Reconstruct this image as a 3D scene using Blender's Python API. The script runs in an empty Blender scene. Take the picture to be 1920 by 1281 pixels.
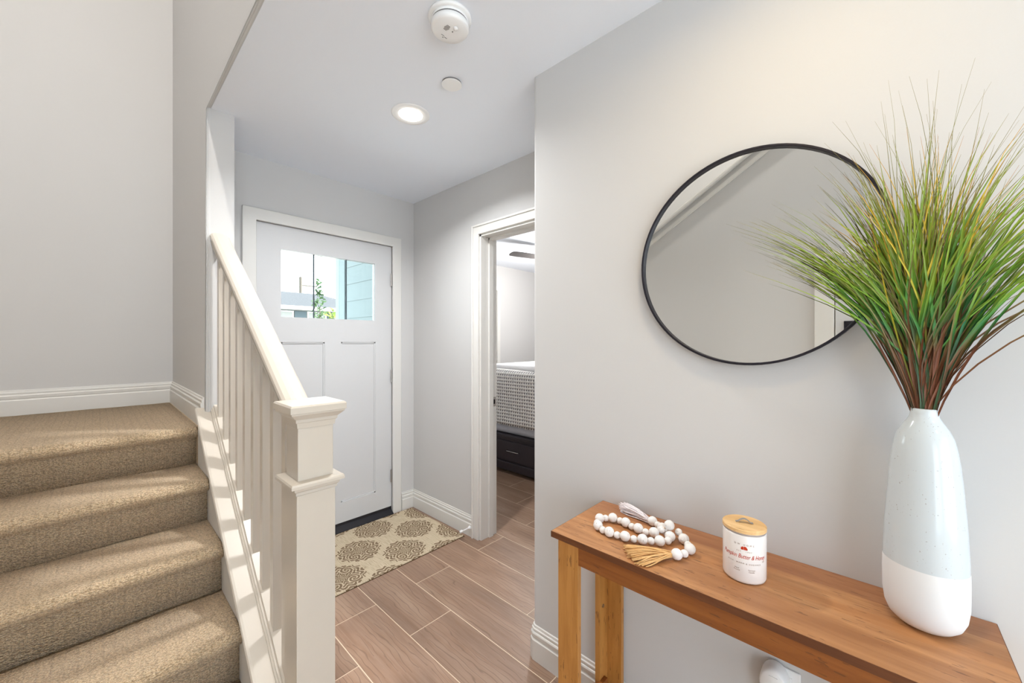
import bpy, bmesh, math, random
from mathutils import Vector, Matrix

random.seed(7)
scn = bpy.context.scene
COL = scn.collection
PI = math.pi

# ------------------------------------------------------------------ camera, world, exposure
cd = bpy.data.cameras.new('camera')
cd.sensor_width = 36.0
cd.lens = 36.0 * 731.0 / 1920.0
cd.clip_start = 0.02
cam = bpy.data.objects.new('camera', cd)
COL.objects.link(cam)
cam.location = (0, 0, 1.326)
cam.rotation_euler = (PI / 2, 0, -math.atan2(0.730, 0.683))
scn.camera = cam

W = bpy.data.worlds.new('sky')
scn.world = W
W.use_nodes = True
wb = W.node_tree.nodes['Background']
wb.inputs[0].default_value = (0.80, 0.915, 1.0, 1)
wb.inputs[1].default_value = 4.8

sl = bpy.data.lights.new('sun', 'SUN')
sl.energy = 20.0; sl.angle = 0.02; sl.color = (1.0, 0.96, 0.90)
so = bpy.data.objects.new('sun', sl)
COL.objects.link(so)
so.rotation_euler = Vector((-0.75, 0.12, -0.65)).to_track_quat('-Z', 'Y').to_euler()

scn.view_settings.view_transform = 'Standard'
scn.view_settings.look = 'None'
scn.view_settings.gamma = 1.0
scn.view_settings.use_curve_mapping = False
scn.view_settings.exposure = 0.24
scn.cycles.use_denoising = True
scn.cycles.max_bounces = 10
scn.cycles.diffuse_bounces = 6
scn.cycles.transparent_max_bounces = 12
scn.cycles.caustics_reflective = False
scn.cycles.caustics_refractive = False
scn.cycles.sample_clamp_indirect = 6.0

ENTRY_W, TABLE_W, HALL_W, STAIR_W, BED_W = 18.0, 4.2, 4.0, 74.0, 54.0

# ------------------------------------------------------------------ node helpers
class NT:
    def __init__(self, name):
        self.m = bpy.data.materials.new(name)
        self.m.use_nodes = True
        self.t = self.m.node_tree
        self.n = self.t.nodes
        self.b = self.n['Principled BSDF']
        self.out = self.n['Material Output']
    def link(self, a, b):
        self.t.links.new(a, b)
    def put(self, sock, v):
        if isinstance(v, bpy.types.NodeSocket):
            self.link(v, sock)
        elif isinstance(v, (tuple, list)):
            sock.default_value = (*v, 1.0) if len(v) == 3 and sock.type == 'RGBA' else v
        else:
            sock.default_value = v
    def math(self, op, a, b=None, c=None, clamp=False):
        nd = self.n.new('ShaderNodeMath'); nd.operation = op; nd.use_clamp = clamp
        for i, v in enumerate((a, b, c)):
            if v is not None:
                self.put(nd.inputs[i], v)
        return nd.outputs[0]
    def coord(self, which='Object'):
        return self.n.new('ShaderNodeTexCoord').outputs[which]
    def mapping(self, vec, scale=(1, 1, 1), loc=(0, 0, 0)):
        nd = self.n.new('ShaderNodeMapping')
        self.link(vec, nd.inputs[0])
        self.put(nd.inputs['Location'], loc)
        nd.inputs['Scale'].default_value = scale
        return nd.outputs[0]
    def noise(self, vec, scale, detail=3.0, rough=0.55, dist=0.0):
        nd = self.n.new('ShaderNodeTexNoise')
        if vec is not None:
            self.link(vec, nd.inputs['Vector'])
        nd.inputs['Scale'].default_value = scale
        nd.inputs['Detail'].default_value = detail
        nd.inputs['Roughness'].default_value = rough
        nd.inputs['Distortion'].default_value = dist
        return nd.outputs['Fac']
    def voronoi(self, vec, scale, out='Distance', feature='F1'):
        nd = self.n.new('ShaderNodeTexVoronoi')
        nd.feature = feature
        self.link(vec, nd.inputs['Vector'])
        nd.inputs['Scale'].default_value = scale
        return nd.outputs[out]
    def ramp(self, fac, stops, interp='LINEAR'):
        nd = self.n.new('ShaderNodeValToRGB')
        nd.color_ramp.interpolation = interp
        e = nd.color_ramp.elements
        while len(e) < len(stops):
            e.new(0.5)
        for i, (p, col) in enumerate(stops):
            e[i].position = p
            e[i].color = (*col, 1) if len(col) == 3 else col
        self.link(fac, nd.inputs[0])
        return nd.outputs[0]
    def mix(self, fac, a, b, mode='MIX'):
        nd = self.n.new('ShaderNodeMix')
        nd.data_type = 'RGBA'; nd.blend_type = mode
        self.put(nd.inputs['Factor'], fac)
        self.put(nd.inputs[6], a)
        self.put(nd.inputs[7], b)
        return nd.outputs[2]
    def sep(self, vec):
        nd = self.n.new('ShaderNodeSeparateXYZ')
        self.link(vec, nd.inputs[0])
        return nd.outputs
    def comb(self, x, y, z):
        nd = self.n.new('ShaderNodeCombineXYZ')
        for i, v in enumerate((x, y, z)):
            self.put(nd.inputs[i], v)
        return nd.outputs[0]
    def bump(self, h, strength=0.3, distance=0.01):
        nd = self.n.new('ShaderNodeBump')
        nd.inputs['Strength'].default_value = strength
        nd.inputs['Distance'].default_value = distance
        self.link(h, nd.inputs['Height'])
        self.link(nd.outputs[0], self.b.inputs['Normal'])
    def set(self, **k):
        names = dict(color='Base Color', rough='Roughness', metal='Metallic', spec='Specular IOR Level',
                     coat='Coat Weight', sheen='Sheen Weight', sub='Subsurface Weight', emit='Emission Color', es='Emission Strength')
        for a, v in k.items():
            self.put(self.b.inputs[names[a]], v)
        return self

def lin(r, g, b):
    f = lambda c: (c / 255 / 12.92) if c / 255 <= 0.04045 else ((c / 255 + 0.055) / 1.055) ** 2.4
    return (f(r), f(g), f(b))

def plain(name, col, rough=0.5, metal=0.0, spec=0.5, bumpy=None, vary=0.04, coat=0.0):
    t = NT(name)
    n = t.noise(t.coord(), bumpy[0] if bumpy else 30.0, 3.0)
    c2 = tuple(max(0, c * (1 - vary)) for c in col)
    t.set(color=t.mix(n, col, c2), rough=rough, metal=metal, spec=spec, coat=coat)
    if bumpy:
        t.bump(n, bumpy[1], bumpy[2])
    return t.m

MAT = {}
MAT['wall'] = plain('wall_paint', (0.605, 0.597, 0.590), 0.75, spec=0.25, bumpy=(180, 0.06, 0.002), vary=0.015)
MAT['ceiling'] = plain('ceiling_paint', (0.83, 0.87, 0.94), 0.85, spec=0.2, bumpy=(150, 0.06, 0.002), vary=0.015)
MAT['trim'] = plain('trim_paint', (0.72, 0.705, 0.675), 0.38, spec=0.45, vary=0.02)
MAT['rail'] = plain('rail_enamel', (0.56, 0.505, 0.435), 0.28, spec=0.5, vary=0.03)
MAT['door'] = plain('door_enamel', (0.63, 0.63, 0.635), 0.4, spec=0.4, vary=0.015)
MAT['black'] = plain('black_rubber', (0.008, 0.007, 0.012), 0.45, vary=0.2)
MAT['black_metal'] = plain('black_metal', (0.012, 0.010, 0.018), 0.4, metal=0.3, vary=0.2)
MAT['nickel'] = plain('satin_nickel', (0.50, 0.47, 0.44), 0.35, metal=1.0, vary=0.1)
MAT['plastic'] = plain('white_plastic', (0.86, 0.86, 0.86), 0.35, vary=0.01)
MAT['plastic_grey'] = plain('grey_plastic', (0.16, 0.15, 0.15), 0.5)
MAT['grout'] = plain('grout', lin(226, 206, 182), 0.9, vary=0.1)
MAT['bead'] = None

def mk_mirror():
    t = NT('mirror_silver')
    n = t.noise(t.coord(), 3.0, 1.0)
    t.set(color=t.mix(n, (0.80, 0.81, 0.79), (0.79, 0.80, 0.78)), rough=0.0, metal=1.0)
    return t.m
MAT['mirror'] = mk_mirror()

def mk_glass():
    t = NT('window_glass')
    tr = t.n.new('ShaderNodeBsdfTransparent'); tr.inputs[0].default_value = (0.95, 0.98, 0.97, 1)
    gl = t.n.new('ShaderNodeBsdfGlossy'); gl.inputs['Roughness'].default_value = 0.02
    fr = t.n.new('ShaderNodeFresnel'); fr.inputs[0].default_value = 1.3
    mx = t.n.new('ShaderNodeMixShader')
    t.link(fr.outputs[0], mx.inputs[0]); t.link(tr.outputs[0], mx.inputs[1]); t.link(gl.outputs[0], mx.inputs[2])
    t.link(mx.outputs[0], t.out.inputs['Surface'])
    return t.m
MAT['glass'] = mk_glass()

def mk_emit(name, col, s):
    t = NT(name)
    t.set(color=(0.9, 0.9, 0.9), emit=col, es=s)
    return t.m
MAT['lamp'] = mk_emit('lamp_lens_glow', (1.0, 0.93, 0.82), 9.0)

def mk_tile():
    t = NT('wood_look_tile')
    rnd = t.n.new('ShaderNodeObjectInfo').outputs['Random']
    o = t.coord()
    off = t.comb(t.math('MULTIPLY', rnd, 13.0), t.math('MULTIPLY', rnd, 57.0), 0.0)
    ad = t.n.new('ShaderNodeVectorMath'); ad.operation = 'ADD'
    t.link(o, ad.inputs[0]); t.link(off, ad.inputs[1])
    v = ad.outputs[0]
    big = t.noise(t.mapping(v, (5.0, 1.3, 1.0)), 1.6, 3.0, 0.5, 0.4)
    grain = t.noise(t.mapping(v, (60.0, 3.0, 1.0)), 1.0, 5.0, 0.65, 0.5)
    wv = t.n.new('ShaderNodeTexWave'); wv.wave_type = 'BANDS'; wv.bands_direction = 'X'
    wv.inputs['Scale'].default_value = 7.0; wv.inputs['Distortion'].default_value = 9.0
    wv.inputs['Detail'].default_value = 2.0; wv.inputs['Detail Scale'].default_value = 1.2
    t.link(t.mapping(v, (2.2, 0.55, 1.0)), wv.inputs['Vector'])
    cath = t.ramp(wv.outputs['Fac'], [(0.0, (0, 0, 0)), (0.10, (1, 1, 1)), (1.0, (1, 1, 1))])
    base = t.ramp(big, [(0.30, lin(122, 94, 74)), (0.52, lin(146, 115, 93)), (0.72, lin(164, 136, 114))])
    c = t.mix(t.math('MULTIPLY', t.math('SUBTRACT', grain, 0.35, clamp=True), 0.9), base, lin(182, 158, 142))
    gate = t.math('MULTIPLY', t.math('SUBTRACT', 1.0, cath), t.math('GREATER_THAN', big, 0.45))
    c = t.mix(t.math('MULTIPLY', gate, 0.5), c, lin(100, 76, 60))
    tone = t.math('ADD', t.math('MULTIPLY', rnd, 0.26), 0.86)
    c = t.mix(1.0, c, t.comb(tone, tone, tone), 'MULTIPLY')
    t.set(color=c, rough=t.math('ADD', t.math('MULTIPLY', grain, 0.25), 0.28), spec=0.5)
    t.bump(grain, 0.12, 0.002)
    return t.m
MAT['tile'] = mk_tile()

def mk_carpet():
    t = NT('stair_carpet')
    o = t.coord()
    s = t.sep(o)
    # fold height into the run so that risers and treads both carry the pattern
    run = t.math('SUBTRACT', s[1], s[2])
    v = t.comb(s[0], run, t.math('ADD', s[2], s[1]))
    jit = t.noise(v, 60.0, 2.0)
    loop = t.voronoi(t.mapping(v, (1.0, 1.35, 1.35)), 150.0)
    fuzz = t.noise(v, 330.0, 3.0, 0.7)
    # rows of short dashes knotted into the pile
    rx = t.math('FRACT', t.math('ADD', t.math('MULTIPLY', s[0], 38.0), t.math('MULTIPLY', jit, 0.5)))
    ry = t.math('FRACT', t.math('ADD', t.math('MULTIPLY', run, 62.0), t.math('MULTIPLY', jit, 0.5)))
    grid = t.math('MULTIPLY', t.math('SMOOTH_MIN', t.math('MULTIPLY', t.math('ABSOLUTE', t.math('SUBTRACT', rx, 0.5)), 2.0),
                                     t.math('MULTIPLY', t.math('ABSOLUTE', t.math('SUBTRACT', ry, 0.5)), 2.0), 0.2), 1.0)
    h = t.math('ADD', t.math('ADD', t.math('MULTIPLY', t.math('SUBTRACT', 0.7, loop), 1.2), t.math('MULTIPLY', fuzz, 0.9)),
               t.math('MULTIPLY', grid, -0.5))
    patch = t.noise(v, 9.0, 2.0)
    c = t.ramp(fuzz, [(0.30, lin(166, 128, 88)), (0.48, lin(232, 202, 162)), (0.64, lin(255, 238, 206))])
    c = t.mix(t.math('MULTIPLY', t.voronoi(v, 210.0, 'Color'), 0.15), c, lin(130, 98, 66))
    c = t.mix(t.math('MULTIPLY', patch, 0.22), c, lin(190, 168, 140))
    gap = t.ramp(loop, [(0.42, (0, 0, 0)), (0.72, (1, 1, 1))])
    c = t.mix(t.math('MULTIPLY', gap, 0.42), c, lin(96, 66, 38))  # backing colour in the gaps, with the shade between loops painted in
    c = t.mix(t.math('MULTIPLY', t.ramp(grid, [(0.05, (1, 1, 1)), (0.22, (0, 0, 0))]), 0.16), c, lin(110, 78, 48))
    t.set(color=c, rough=0.95, spec=0.1, sheen=0.2)
    t.bump(h, 0.85, 0.007)
    return t.m
MAT['carpet'] = mk_carpet()

def mk_wood(name, light, mid, dark, axis, bands=None, rough=0.42):
    """rustic plank print; axis = direction of the grain (0,1,2)"""
    t = NT(name)
    rnd = t.n.new('ShaderNodeObjectInfo').outputs['Random']
    o = t.coord()
    off = t.comb(t.math('MULTIPLY', rnd, 3.0), t.math('MULTIPLY', rnd, 7.0), t.math('MULTIPLY', rnd, 5.0))
    ad = t.n.new('ShaderNodeVectorMath'); ad.operation = 'ADD'
    t.link(o, ad.inputs[0]); t.link(off, ad.inputs[1])
    v = ad.outputs[0]
    sc = [26.0, 26.0, 26.0]; sc[axis] = 2.2
    sb = [9.0, 9.0, 9.0]; sb[axis] = 1.1
    grain = t.noise(t.mapping(v, tuple(sc)), 2.2, 6.0, 0.65, 0.6)
    broad = t.noise(t.mapping(v, tuple(sb)), 1.3, 3.0, 0.5, 0.3)
    c = t.ramp(broad, [(0.28, mid), (0.5, light), (0.75, mid)])
    c = t.mix(t.ramp(grain, [(0.42, (0, 0, 0)), (0.78, (1, 1, 1))]), c, mid)
    pit_s = [150.0, 150.0, 150.0]; pit_s[axis] = 22.0
    pit = t.noise(t.mapping(v, tuple(pit_s)), 1.0, 2.0, 0.5)
    worn = t.noise(v, 9.0, 2.0)
    pits = t.math('MULTIPLY', t.math('GREATER_THAN', pit, 0.645), t.math('GREATER_THAN', worn, 0.48))
    c = t.mix(t.math('MULTIPLY', pits, 0.55), c, dark)
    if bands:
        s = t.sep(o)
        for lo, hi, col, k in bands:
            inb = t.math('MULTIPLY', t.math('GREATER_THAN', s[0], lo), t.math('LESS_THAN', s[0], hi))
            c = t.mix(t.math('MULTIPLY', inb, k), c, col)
    t.set(color=c, rough=t.math('ADD', t.math('MULTIPLY', grain, 0.2), rough - 0.1), spec=0.4)
    t.bump(grain, 0.10, 0.002)
    return t.m
WL, WM, WD = lin(190, 138, 92), lin(150, 100, 62), lin(84, 50, 30)
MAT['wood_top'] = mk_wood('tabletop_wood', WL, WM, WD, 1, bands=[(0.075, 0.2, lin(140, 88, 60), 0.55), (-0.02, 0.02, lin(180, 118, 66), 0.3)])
MAT['wood_y'] = mk_wood('shaded_apron_wood', lin(146, 86, 36), lin(116, 62, 22), WD, 1)  # apron and rails darkened: shade under the top put into the colour
MAT['wood_z'] = mk_wood('leg_wood', lin(186, 130, 66), lin(158, 104, 46), WD, 2)
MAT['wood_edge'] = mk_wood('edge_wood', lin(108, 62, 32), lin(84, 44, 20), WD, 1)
MAT['lid_wood'] = mk_wood('candle_lid_wood', lin(232, 194, 140), lin(205, 160, 104), lin(140, 96, 52), 1, rough=0.55)

def mk_bead():
    t = NT('whitewashed_bead')
    o = t.coord()
    n = t.noise(o, 70.0, 4.0, 0.7)
    n2 = t.noise(t.mapping(o, (1, 1, 1), (3, 1, 2)), 320.0, 2.0)
    k = t.math('MULTIPLY', t.math('GREATER_THAN', n, 0.63), t.math('GREATER_THAN', n2, 0.47))
    t.set(color=t.mix(t.math('MULTIPLY', k, 0.5), (0.82, 0.79, 0.77), lin(150, 128, 108)), rough=0.7, spec=0.25)
    t.bump(n, 0.15, 0.003)
    return t.m
MAT['bead'] = mk_bead()
MAT['jute'] = plain('jute_yarn', lin(240, 194, 134), 0.9, spec=0.1, bumpy=(500, 0.4, 0.002), vary=0.25)
MAT['white_yarn'] = plain('white_yarn', lin(244, 236, 238), 0.9, spec=0.1, bumpy=(500, 0.4, 0.002), vary=0.15)

def mk_vase():
    t = NT('vase_glaze')
    o = t.coord()
    s = t.sep(o)
    up = t.math('GREATER_THAN', s[2], 0.128)
    sp = t.noise(o, 260.0, 2.0, 0.5)
    gate = t.noise(o, 24.0, 2.0)
    k = t.math('MULTIPLY', t.math('GREATER_THAN', sp, 0.70), t.math('GREATER_THAN', gate, 0.46))
    glaze = t.mix(t.math('MULTIPLY', k, 0.5), (0.56, 0.605, 0.63), lin(120, 100, 84))
    c = t.mix(up, (0.74, 0.74, 0.74), glaze)
    t.set(color=c, rough=t.math('SUBTRACT', 0.62, t.math('MULTIPLY', up, 0.52)), spec=0.5)
    return t.m
MAT['vase'] = mk_vase()

def mk_attr(name, rough=0.5, spec=0.35):
    t = NT(name)
    a = t.n.new('ShaderNodeAttribute'); a.attribute_name = 'tint'
    n = t.noise(t.coord(), 160.0, 2.0)
    t.set(color=t.mix(t.math('MULTIPLY', n, 0.10), a.outputs['Color'], (0.05, 0.05, 0.02)), rough=rough, spec=spec)
    return t.m
MAT['grass'] = mk_attr('grass_blade')

def mk_rug():
    t = NT('damask_rug')
    s = t.sep(t.coord())
    RX, RY = 0.40, 0.41
    X0, Y0 = 1.337 - 1.235, 2.18 - 2.375
    nz = t.noise(t.coord(), 46.0, 2.0)
    wob = t.math('MULTIPLY', t.math('SUBTRACT', nz, 0.5), 0.012)
    def cell(ox, oy):
        fx = t.math('MULTIPLY', t.math('SUBTRACT', t.math('FRACT', t.math('ADD', t.math('DIVIDE', t.math('SUBTRACT', s[0], ox), RX), 20.5)), 0.5), RX)
        fy = t.math('MULTIPLY', t.math('SUBTRACT', t.math('FRACT', t.math('ADD', t.math('DIVIDE', t.math('SUBTRACT', s[1], oy), RY), 20.5)), 0.5), RY)
        return fx, fy
    ax, ay = cell(X0, Y0)
    bx_, by_ = cell(X0 + RX / 2, Y0 + RY / 2)
    ra = t.math('SQRT', t.math('ADD', t.math('MULTIPLY', ax, ax), t.math('MULTIPLY', ay, ay)))
    rb = t.math('SQRT', t.math('ADD', t.math('MULTIPLY', bx_, bx_), t.math('MULTIPLY', by_, by_)))
    sel = t.math('LESS_THAN', rb, ra)
    inv = t.math('SUBTRACT', 1.0, sel)
    x = t.math('ADD', t.math('MULTIPLY', bx_, sel), t.math('MULTIPLY', ax, inv))
    y = t.math('ADD', t.math('MULTIPLY', by_, sel), t.math('MULTIPLY', ay, inv))
    r = t.math('ADD', t.math('MINIMUM', ra, rb), wob)
    th = t.math('ARCTAN2', y, x)
    lobes = t.math('ADD', t.math('MULTIPLY', t.math('COSINE', t.math('MULTIPLY', th, 18.0)), 0.055),
                   t.math('MULTIPLY', t.math('COSINE', t.math('MULTIPLY', th, 4.0)), 0.035))
    R = t.math('MULTIPLY', t.math('ADD', lobes, 1.0), 0.127)
    inside = t.math('LESS_THAN', r, R)
    # four scrolls: distances to four eyes inside the medallion
    qx = t.math('SUBTRACT', t.math('ABSOLUTE', x), 0.052)
    qy = t.math('SUBTRACT', t.math('ABSOLUTE', y), 0.052)
    rq = t.math('SQRT', t.math('ADD', t.math('MULTIPLY', qx, qx), t.math('MULTIPLY', qy, qy)))
    tq = t.math('ARCTAN2', qy, qx)
    spiral = t.math('SINE', t.math('ADD', t.math('MULTIPLY', t.math('ADD', rq, wob), 330.0), t.math('MULTIPLY', tq, 2.0)))
    rings = t.math('SINE', t.math('ADD', t.math('MULTIPLY', r, 260.0), t.math('MULTIPLY', t.math('COSINE', t.math('MULTIPLY', th, 12.0)), 2.4)))
    near = t.math('LESS_THAN', rq, 0.040)
    v = t.math('ADD', t.math('MULTIPLY', spiral, near), t.math('MULTIPLY', rings, t.math('SUBTRACT', 1.0, near)))
    dark = t.math('MULTIPLY', inside, t.math('GREATER_THAN', v, -0.35))
    stri = t.noise(t.mapping(t.coord(), (420.0, 14.0, 1.0)), 1.0, 3.0, 0.6)
    cream = t.ramp(stri, [(0.30, lin(158, 138, 112)), (0.48, lin(200, 184, 158)), (0.70, lin(212, 197, 172))])
    brown = t.ramp(stri, [(0.30, lin(112, 92, 72)), (0.70, lin(138, 118, 96))])
    t.set(color=t.mix(dark, cream, brown), rough=0.95, spec=0.1)
    wv = t.noise(t.mapping(t.coord(), (500, 500, 1)), 1.0, 2.0)
    t.bump(wv, 0.35, 0.002)
    return t.m
MAT['rug'] = mk_rug()
MAT['rug_edge'] = plain('rug_backing', lin(88, 68, 44), 0.95, spec=0.1, vary=0.2)

def mk_throw():
    t = NT('honeycomb_throw')
    s = t.sep(t.coord())
    k = 34.0
    a = t.math('ADD', s[1], t.math('MULTIPLY', s[2], 0.9))
    b = t.math('SUBTRACT', s[1], t.math('MULTIPLY', s[2], 0.9))
    sa = t.math('SINE', t.math('MULTIPLY', a, k * PI)); sb = t.math('SINE', t.math('MULTIPLY', b, k * PI))
    p = t.math('MULTIPLY', sa, sb)
    f = t.ramp(t.math('MULTIPLY_ADD', p, 0.5, 0.5), [(0.10, lin(120, 118, 122)), (0.28, lin(168, 166, 168)), (0.40, lin(226, 224, 220))])
    t.set(color=f, rough=0.95, spec=0.1)
    t.bump(p, 0.6, 0.012)
    return t.m
MAT['throw'] = mk_throw()
MAT['sheet'] = plain('grey_sheet', lin(176, 178, 186), 0.9, spec=0.1, bumpy=(12, 0.3, 0.02), vary=0.1)
MAT['duvet'] = plain('white_duvet', (0.85, 0.85, 0.86), 0.9, spec=0.1, bumpy=(10, 0.3, 0.03), vary=0.03)
MAT['espresso'] = plain('espresso_wood', lin(46, 40, 46), 0.4, vary=0.25, bumpy=(40, 0.1, 0.002))
MAT['siding'] = plain('siding_paint', lin(140, 152, 154), 0.7, spec=0.2, vary=0.06)
MAT['post'] = plain('porch_post_paint', lin(136, 156, 150), 0.6, vary=0.05)
MAT['roof'] = plain('asphalt_shingle', lin(78, 79, 83), 0.95, spec=0.1, bumpy=(8, 0.4, 0.05), vary=0.3)
MAT['house'] = plain('house_paint', lin(150, 150, 146), 0.9, spec=0.1, vary=0.06)
MAT['shutter_dark'] = plain('dark_shutter', lin(80, 92, 98), 0.8, vary=0.2)
MAT['concrete'] = plain('concrete', lin(200, 200, 198), 0.95, spec=0.1, bumpy=(20, 0.2, 0.01), vary=0.2)
MAT['pole'] = plain('weathered_pole', lin(110, 100, 90), 0.95, vary=0.3)
MAT['leaf'] = plain('leaf_green', lin(120, 140, 60), 0.8, spec=0.2, vary=0.5)
MAT['leaf_dark'] = plain('leaf_dark', lin(70, 96, 60), 0.8, spec=0.2, vary=0.5)
MAT['red_print'] = plain('red_print', lin(200, 60, 28), 0.7, spec=0.2, vary=0.2)
MAT['grey_print'] = plain('grey_print', lin(140, 112, 92), 0.7, spec=0.2, vary=0.1)
MAT['ceramic'] = plain('candle_jar_white', (0.80, 0.75, 0.72), 0.22, vary=0.01, coat=0.4)
MAT['jar_glass'] = plain('jar_rim_glass', lin(170, 160, 155), 0.12, vary=0.1, coat=0.5)
MAT['chrome'] = plain('zinc_handle', lin(190, 190, 190), 0.25, metal=1.0, vary=0.15)
MAT['fan'] = plain('fan_blade_wood', lin(70, 66, 66), 0.5, vary=0.2)

# ------------------------------------------------------------------ geometry helpers
WLOC = {}
def finish(name, bm, mat, parent=None, smooth=False, origin=None, bevel=0.0, segs=2, **props):
    """link a bmesh (world coordinates) as one mesh object; its origin goes to the middle of its base"""
    bmesh.ops.recalc_face_normals(bm, faces=bm.faces)
    me = bpy.data.meshes.new(name)
    if origin is None:
        xs = [v.co.x for v in bm.verts]; ys = [v.co.y for v in bm.verts]; zs = [v.co.z for v in bm.verts]
        origin = ((min(xs) + max(xs)) / 2, (min(ys) + max(ys)) / 2, min(zs))
    o = Vector(origin)
    for v in bm.verts:
        v.co -= o
    bm.to_mesh(me); bm.free()
    if smooth:
        for p in me.polygons:
            p.use_smooth = True
    me.materials.append(MAT[mat])
    ob = bpy.data.objects.new(name, me)
    COL.objects.link(ob)
    if parent is not None:
        ob.parent = parent
        ob.location = o - WLOC[parent.name]
    else:
        ob.location = o
    WLOC[ob.name] = o
    if bevel:
        md = ob.modifiers.new('bevel', 'BEVEL'); md.width = bevel; md.segments = segs
        md.limit_method = 'ANGLE'; md.angle_limit = math.radians(40)
        for p in me.polygons:
            p.use_smooth = True
        ob.modifiers.new('wn', 'WEIGHTED_NORMAL').keep_sharp = True
    for k, v in props.items():
        ob['category' if k == 'cat' else k] = v
    return ob

def thing(name, loc, label=None, cat=None, group=None, kind=None, parent=None):
    ob = bpy.data.objects.new(name, None)
    COL.objects.link(ob)
    ob.empty_display_size = 0.05
    o = Vector(loc)
    if parent is not None:
        ob.parent = parent; ob.location = o - WLOC[parent.name]
    else:
        ob.location = o
    WLOC[ob.name] = o
    if label: ob['label'] = label
    if cat: ob['category'] = cat
    if group: ob['group'] = group
    if kind: ob['kind'] = kind
    return ob

def box(x0, x1, y0, y1, z0, z1, bm=None):
    bm = bm or bmesh.new()
    vs = [bm.verts.new((x, y, z)) for z in (z0, z1) for (x, y) in ((x0, y0), (x1, y0), (x1, y1), (x0, y1))]
    for f in ((0, 3, 2, 1), (4, 5, 6, 7), (0, 1, 5, 4), (1, 2, 6, 5), (2, 3, 7, 6), (3, 0, 4, 7)):
        bm.faces.new([vs[i] for i in f])
    return bm

def prism(poly, a0, a1, axis, bm=None):
    """extrude polygon along axis: axis 0: poly=(y,z); 1: (x,z); 2: (x,y)"""
    bm = bm or bmesh.new()
    def P(p, a):
        return (a, p[0], p[1]) if axis == 0 else (p[0], a, p[1]) if axis == 1 else (p[0], p[1], a)
    A = [bm.verts.new(P(p, a0)) for p in poly]
    B = [bm.verts.new(P(p, a1)) for p in poly]
    n = len(poly)
    bm.faces.new(A); bm.faces.new(list(reversed(B)))
    for i in range(n):
        j = (i + 1) % n
        bm.faces.new((A[i], A[j], B[j], B[i]))
    return bm

def lathe(prof, cx, cy, z0, segs=32, bm=None):
    bm = bm or bmesh.new()
    rings = []
    for r, z in prof:
        if r < 1e-6:
            rings.append([bm.verts.new((cx, cy, z0 + z))])
        else:
            rings.append([bm.verts.new((cx + r * math.cos(2 * PI * i / segs), cy + r * math.sin(2 * PI * i / segs), z0 + z)) for i in range(segs)])
    for a, b in zip(rings, rings[1:]):
        for i in range(segs):
            j = (i + 1) % segs
            if len(a) == 1 and len(b) == 1: continue
            if len(a) == 1: bm.faces.new((a[0], b[j], b[i]))
            elif len(b) == 1: bm.faces.new((a[i], a[j], b[0]))
            else: bm.faces.new((a[i], a[j], b[j], b[i]))
    return bm

def tube(pts, rad, sides=8, bm=None, caps=True):
    bm = bm or bmesh.new()
    pts = [Vector(p) for p in pts]
    n = len(pts)
    rads = rad if isinstance(rad, (list, tuple)) else [rad] * n
    rings = []
    up = Vector((0.13, 0.21, 0.97))
    for i, p in enumerate(pts):
        t = (pts[min(i + 1, n - 1)] - pts[max(i - 1, 0)]).normalized()
        u = up.cross(t)
        if u.length < 1e-4: u = Vector((1, 0, 0)).cross(t)
        u.normalize(); w = t.cross(u)
        rings.append([bm.verts.new(p + (u * math.cos(2 * PI * k / sides) + w * math.sin(2 * PI * k / sides)) * rads[i]) for k in range(sides)])
    for a, b in zip(rings, rings[1:]):
        for k in range(sides):
            l = (k + 1) % sides
            bm.faces.new((a[k], a[l], b[l], b[k]))
    if caps:
        bm.faces.new(list(reversed(rings[0]))); bm.faces.new(rings[-1])
    return bm

def sweep_xy(prof, path, bm=None, z0=0.0):
    """profile (offset, z) swept along a polyline in plan with mitred corners; offset goes to the left of the path"""
    bm = bm or bmesh.new()
    P = [Vector((p[0], p[1])) for p in path]
    rings = []
    for i, p in enumerate(P):
        d0 = (P[i] - P[i - 1]).normalized() if i > 0 else None
        d1 = (P[i + 1] - P[i]).normalized() if i < len(P) - 1 else None
        if d0 is None: d0 = d1
        if d1 is None: d1 = d0
        n0 = Vector((-d0.y, d0.x)); n1 = Vector((-d1.y, d1.x))
        m = n0 + n1
        m = m / max(0.2, m.dot(n0))
        rings.append([bm.verts.new((p.x + m.x * o, p.y + m.y * o, z0 + z)) for o, z in prof])
    k = len(prof)
    for a, b in zip(rings, rings[1:]):
        for i in range(k):
            j = (i + 1) % k
            bm.faces.new((a[i], a[j], b[j], b[i]))
    bm.faces.new(rings[0]); bm.faces.new(list(reversed(rings[-1])))
    return bm

BASEP = [(0, 0), (0.016, 0), (0.016, 0.082), (0.013, 0.086), (0.010, 0.089), (0.013, 0.092), (0.0145, 0.108), (0.012, 0.113),
         (0.008, 0.115), (0.010, 0.119), (0.010, 0.126), (0.006, 0.129), (0.005, 0.138), (0, 0.139)]
def baseboard(name, path, z0=0.0):
    return finish(name, sweep_xy(BASEP, path, z0=z0), 'trim', kind='structure')

# ================================================================== THE SETTING
CZ = 2.438
FY = 2.73          # inner face of the front wall
RX = 1.755         # inner face of the bedroom wall
MX = 1.262         # face of the wall with the mirror
SX0, SX1 = 0.355, 0.470   # the stair wall
LY = 3.45          # back wall of the landing

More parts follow.
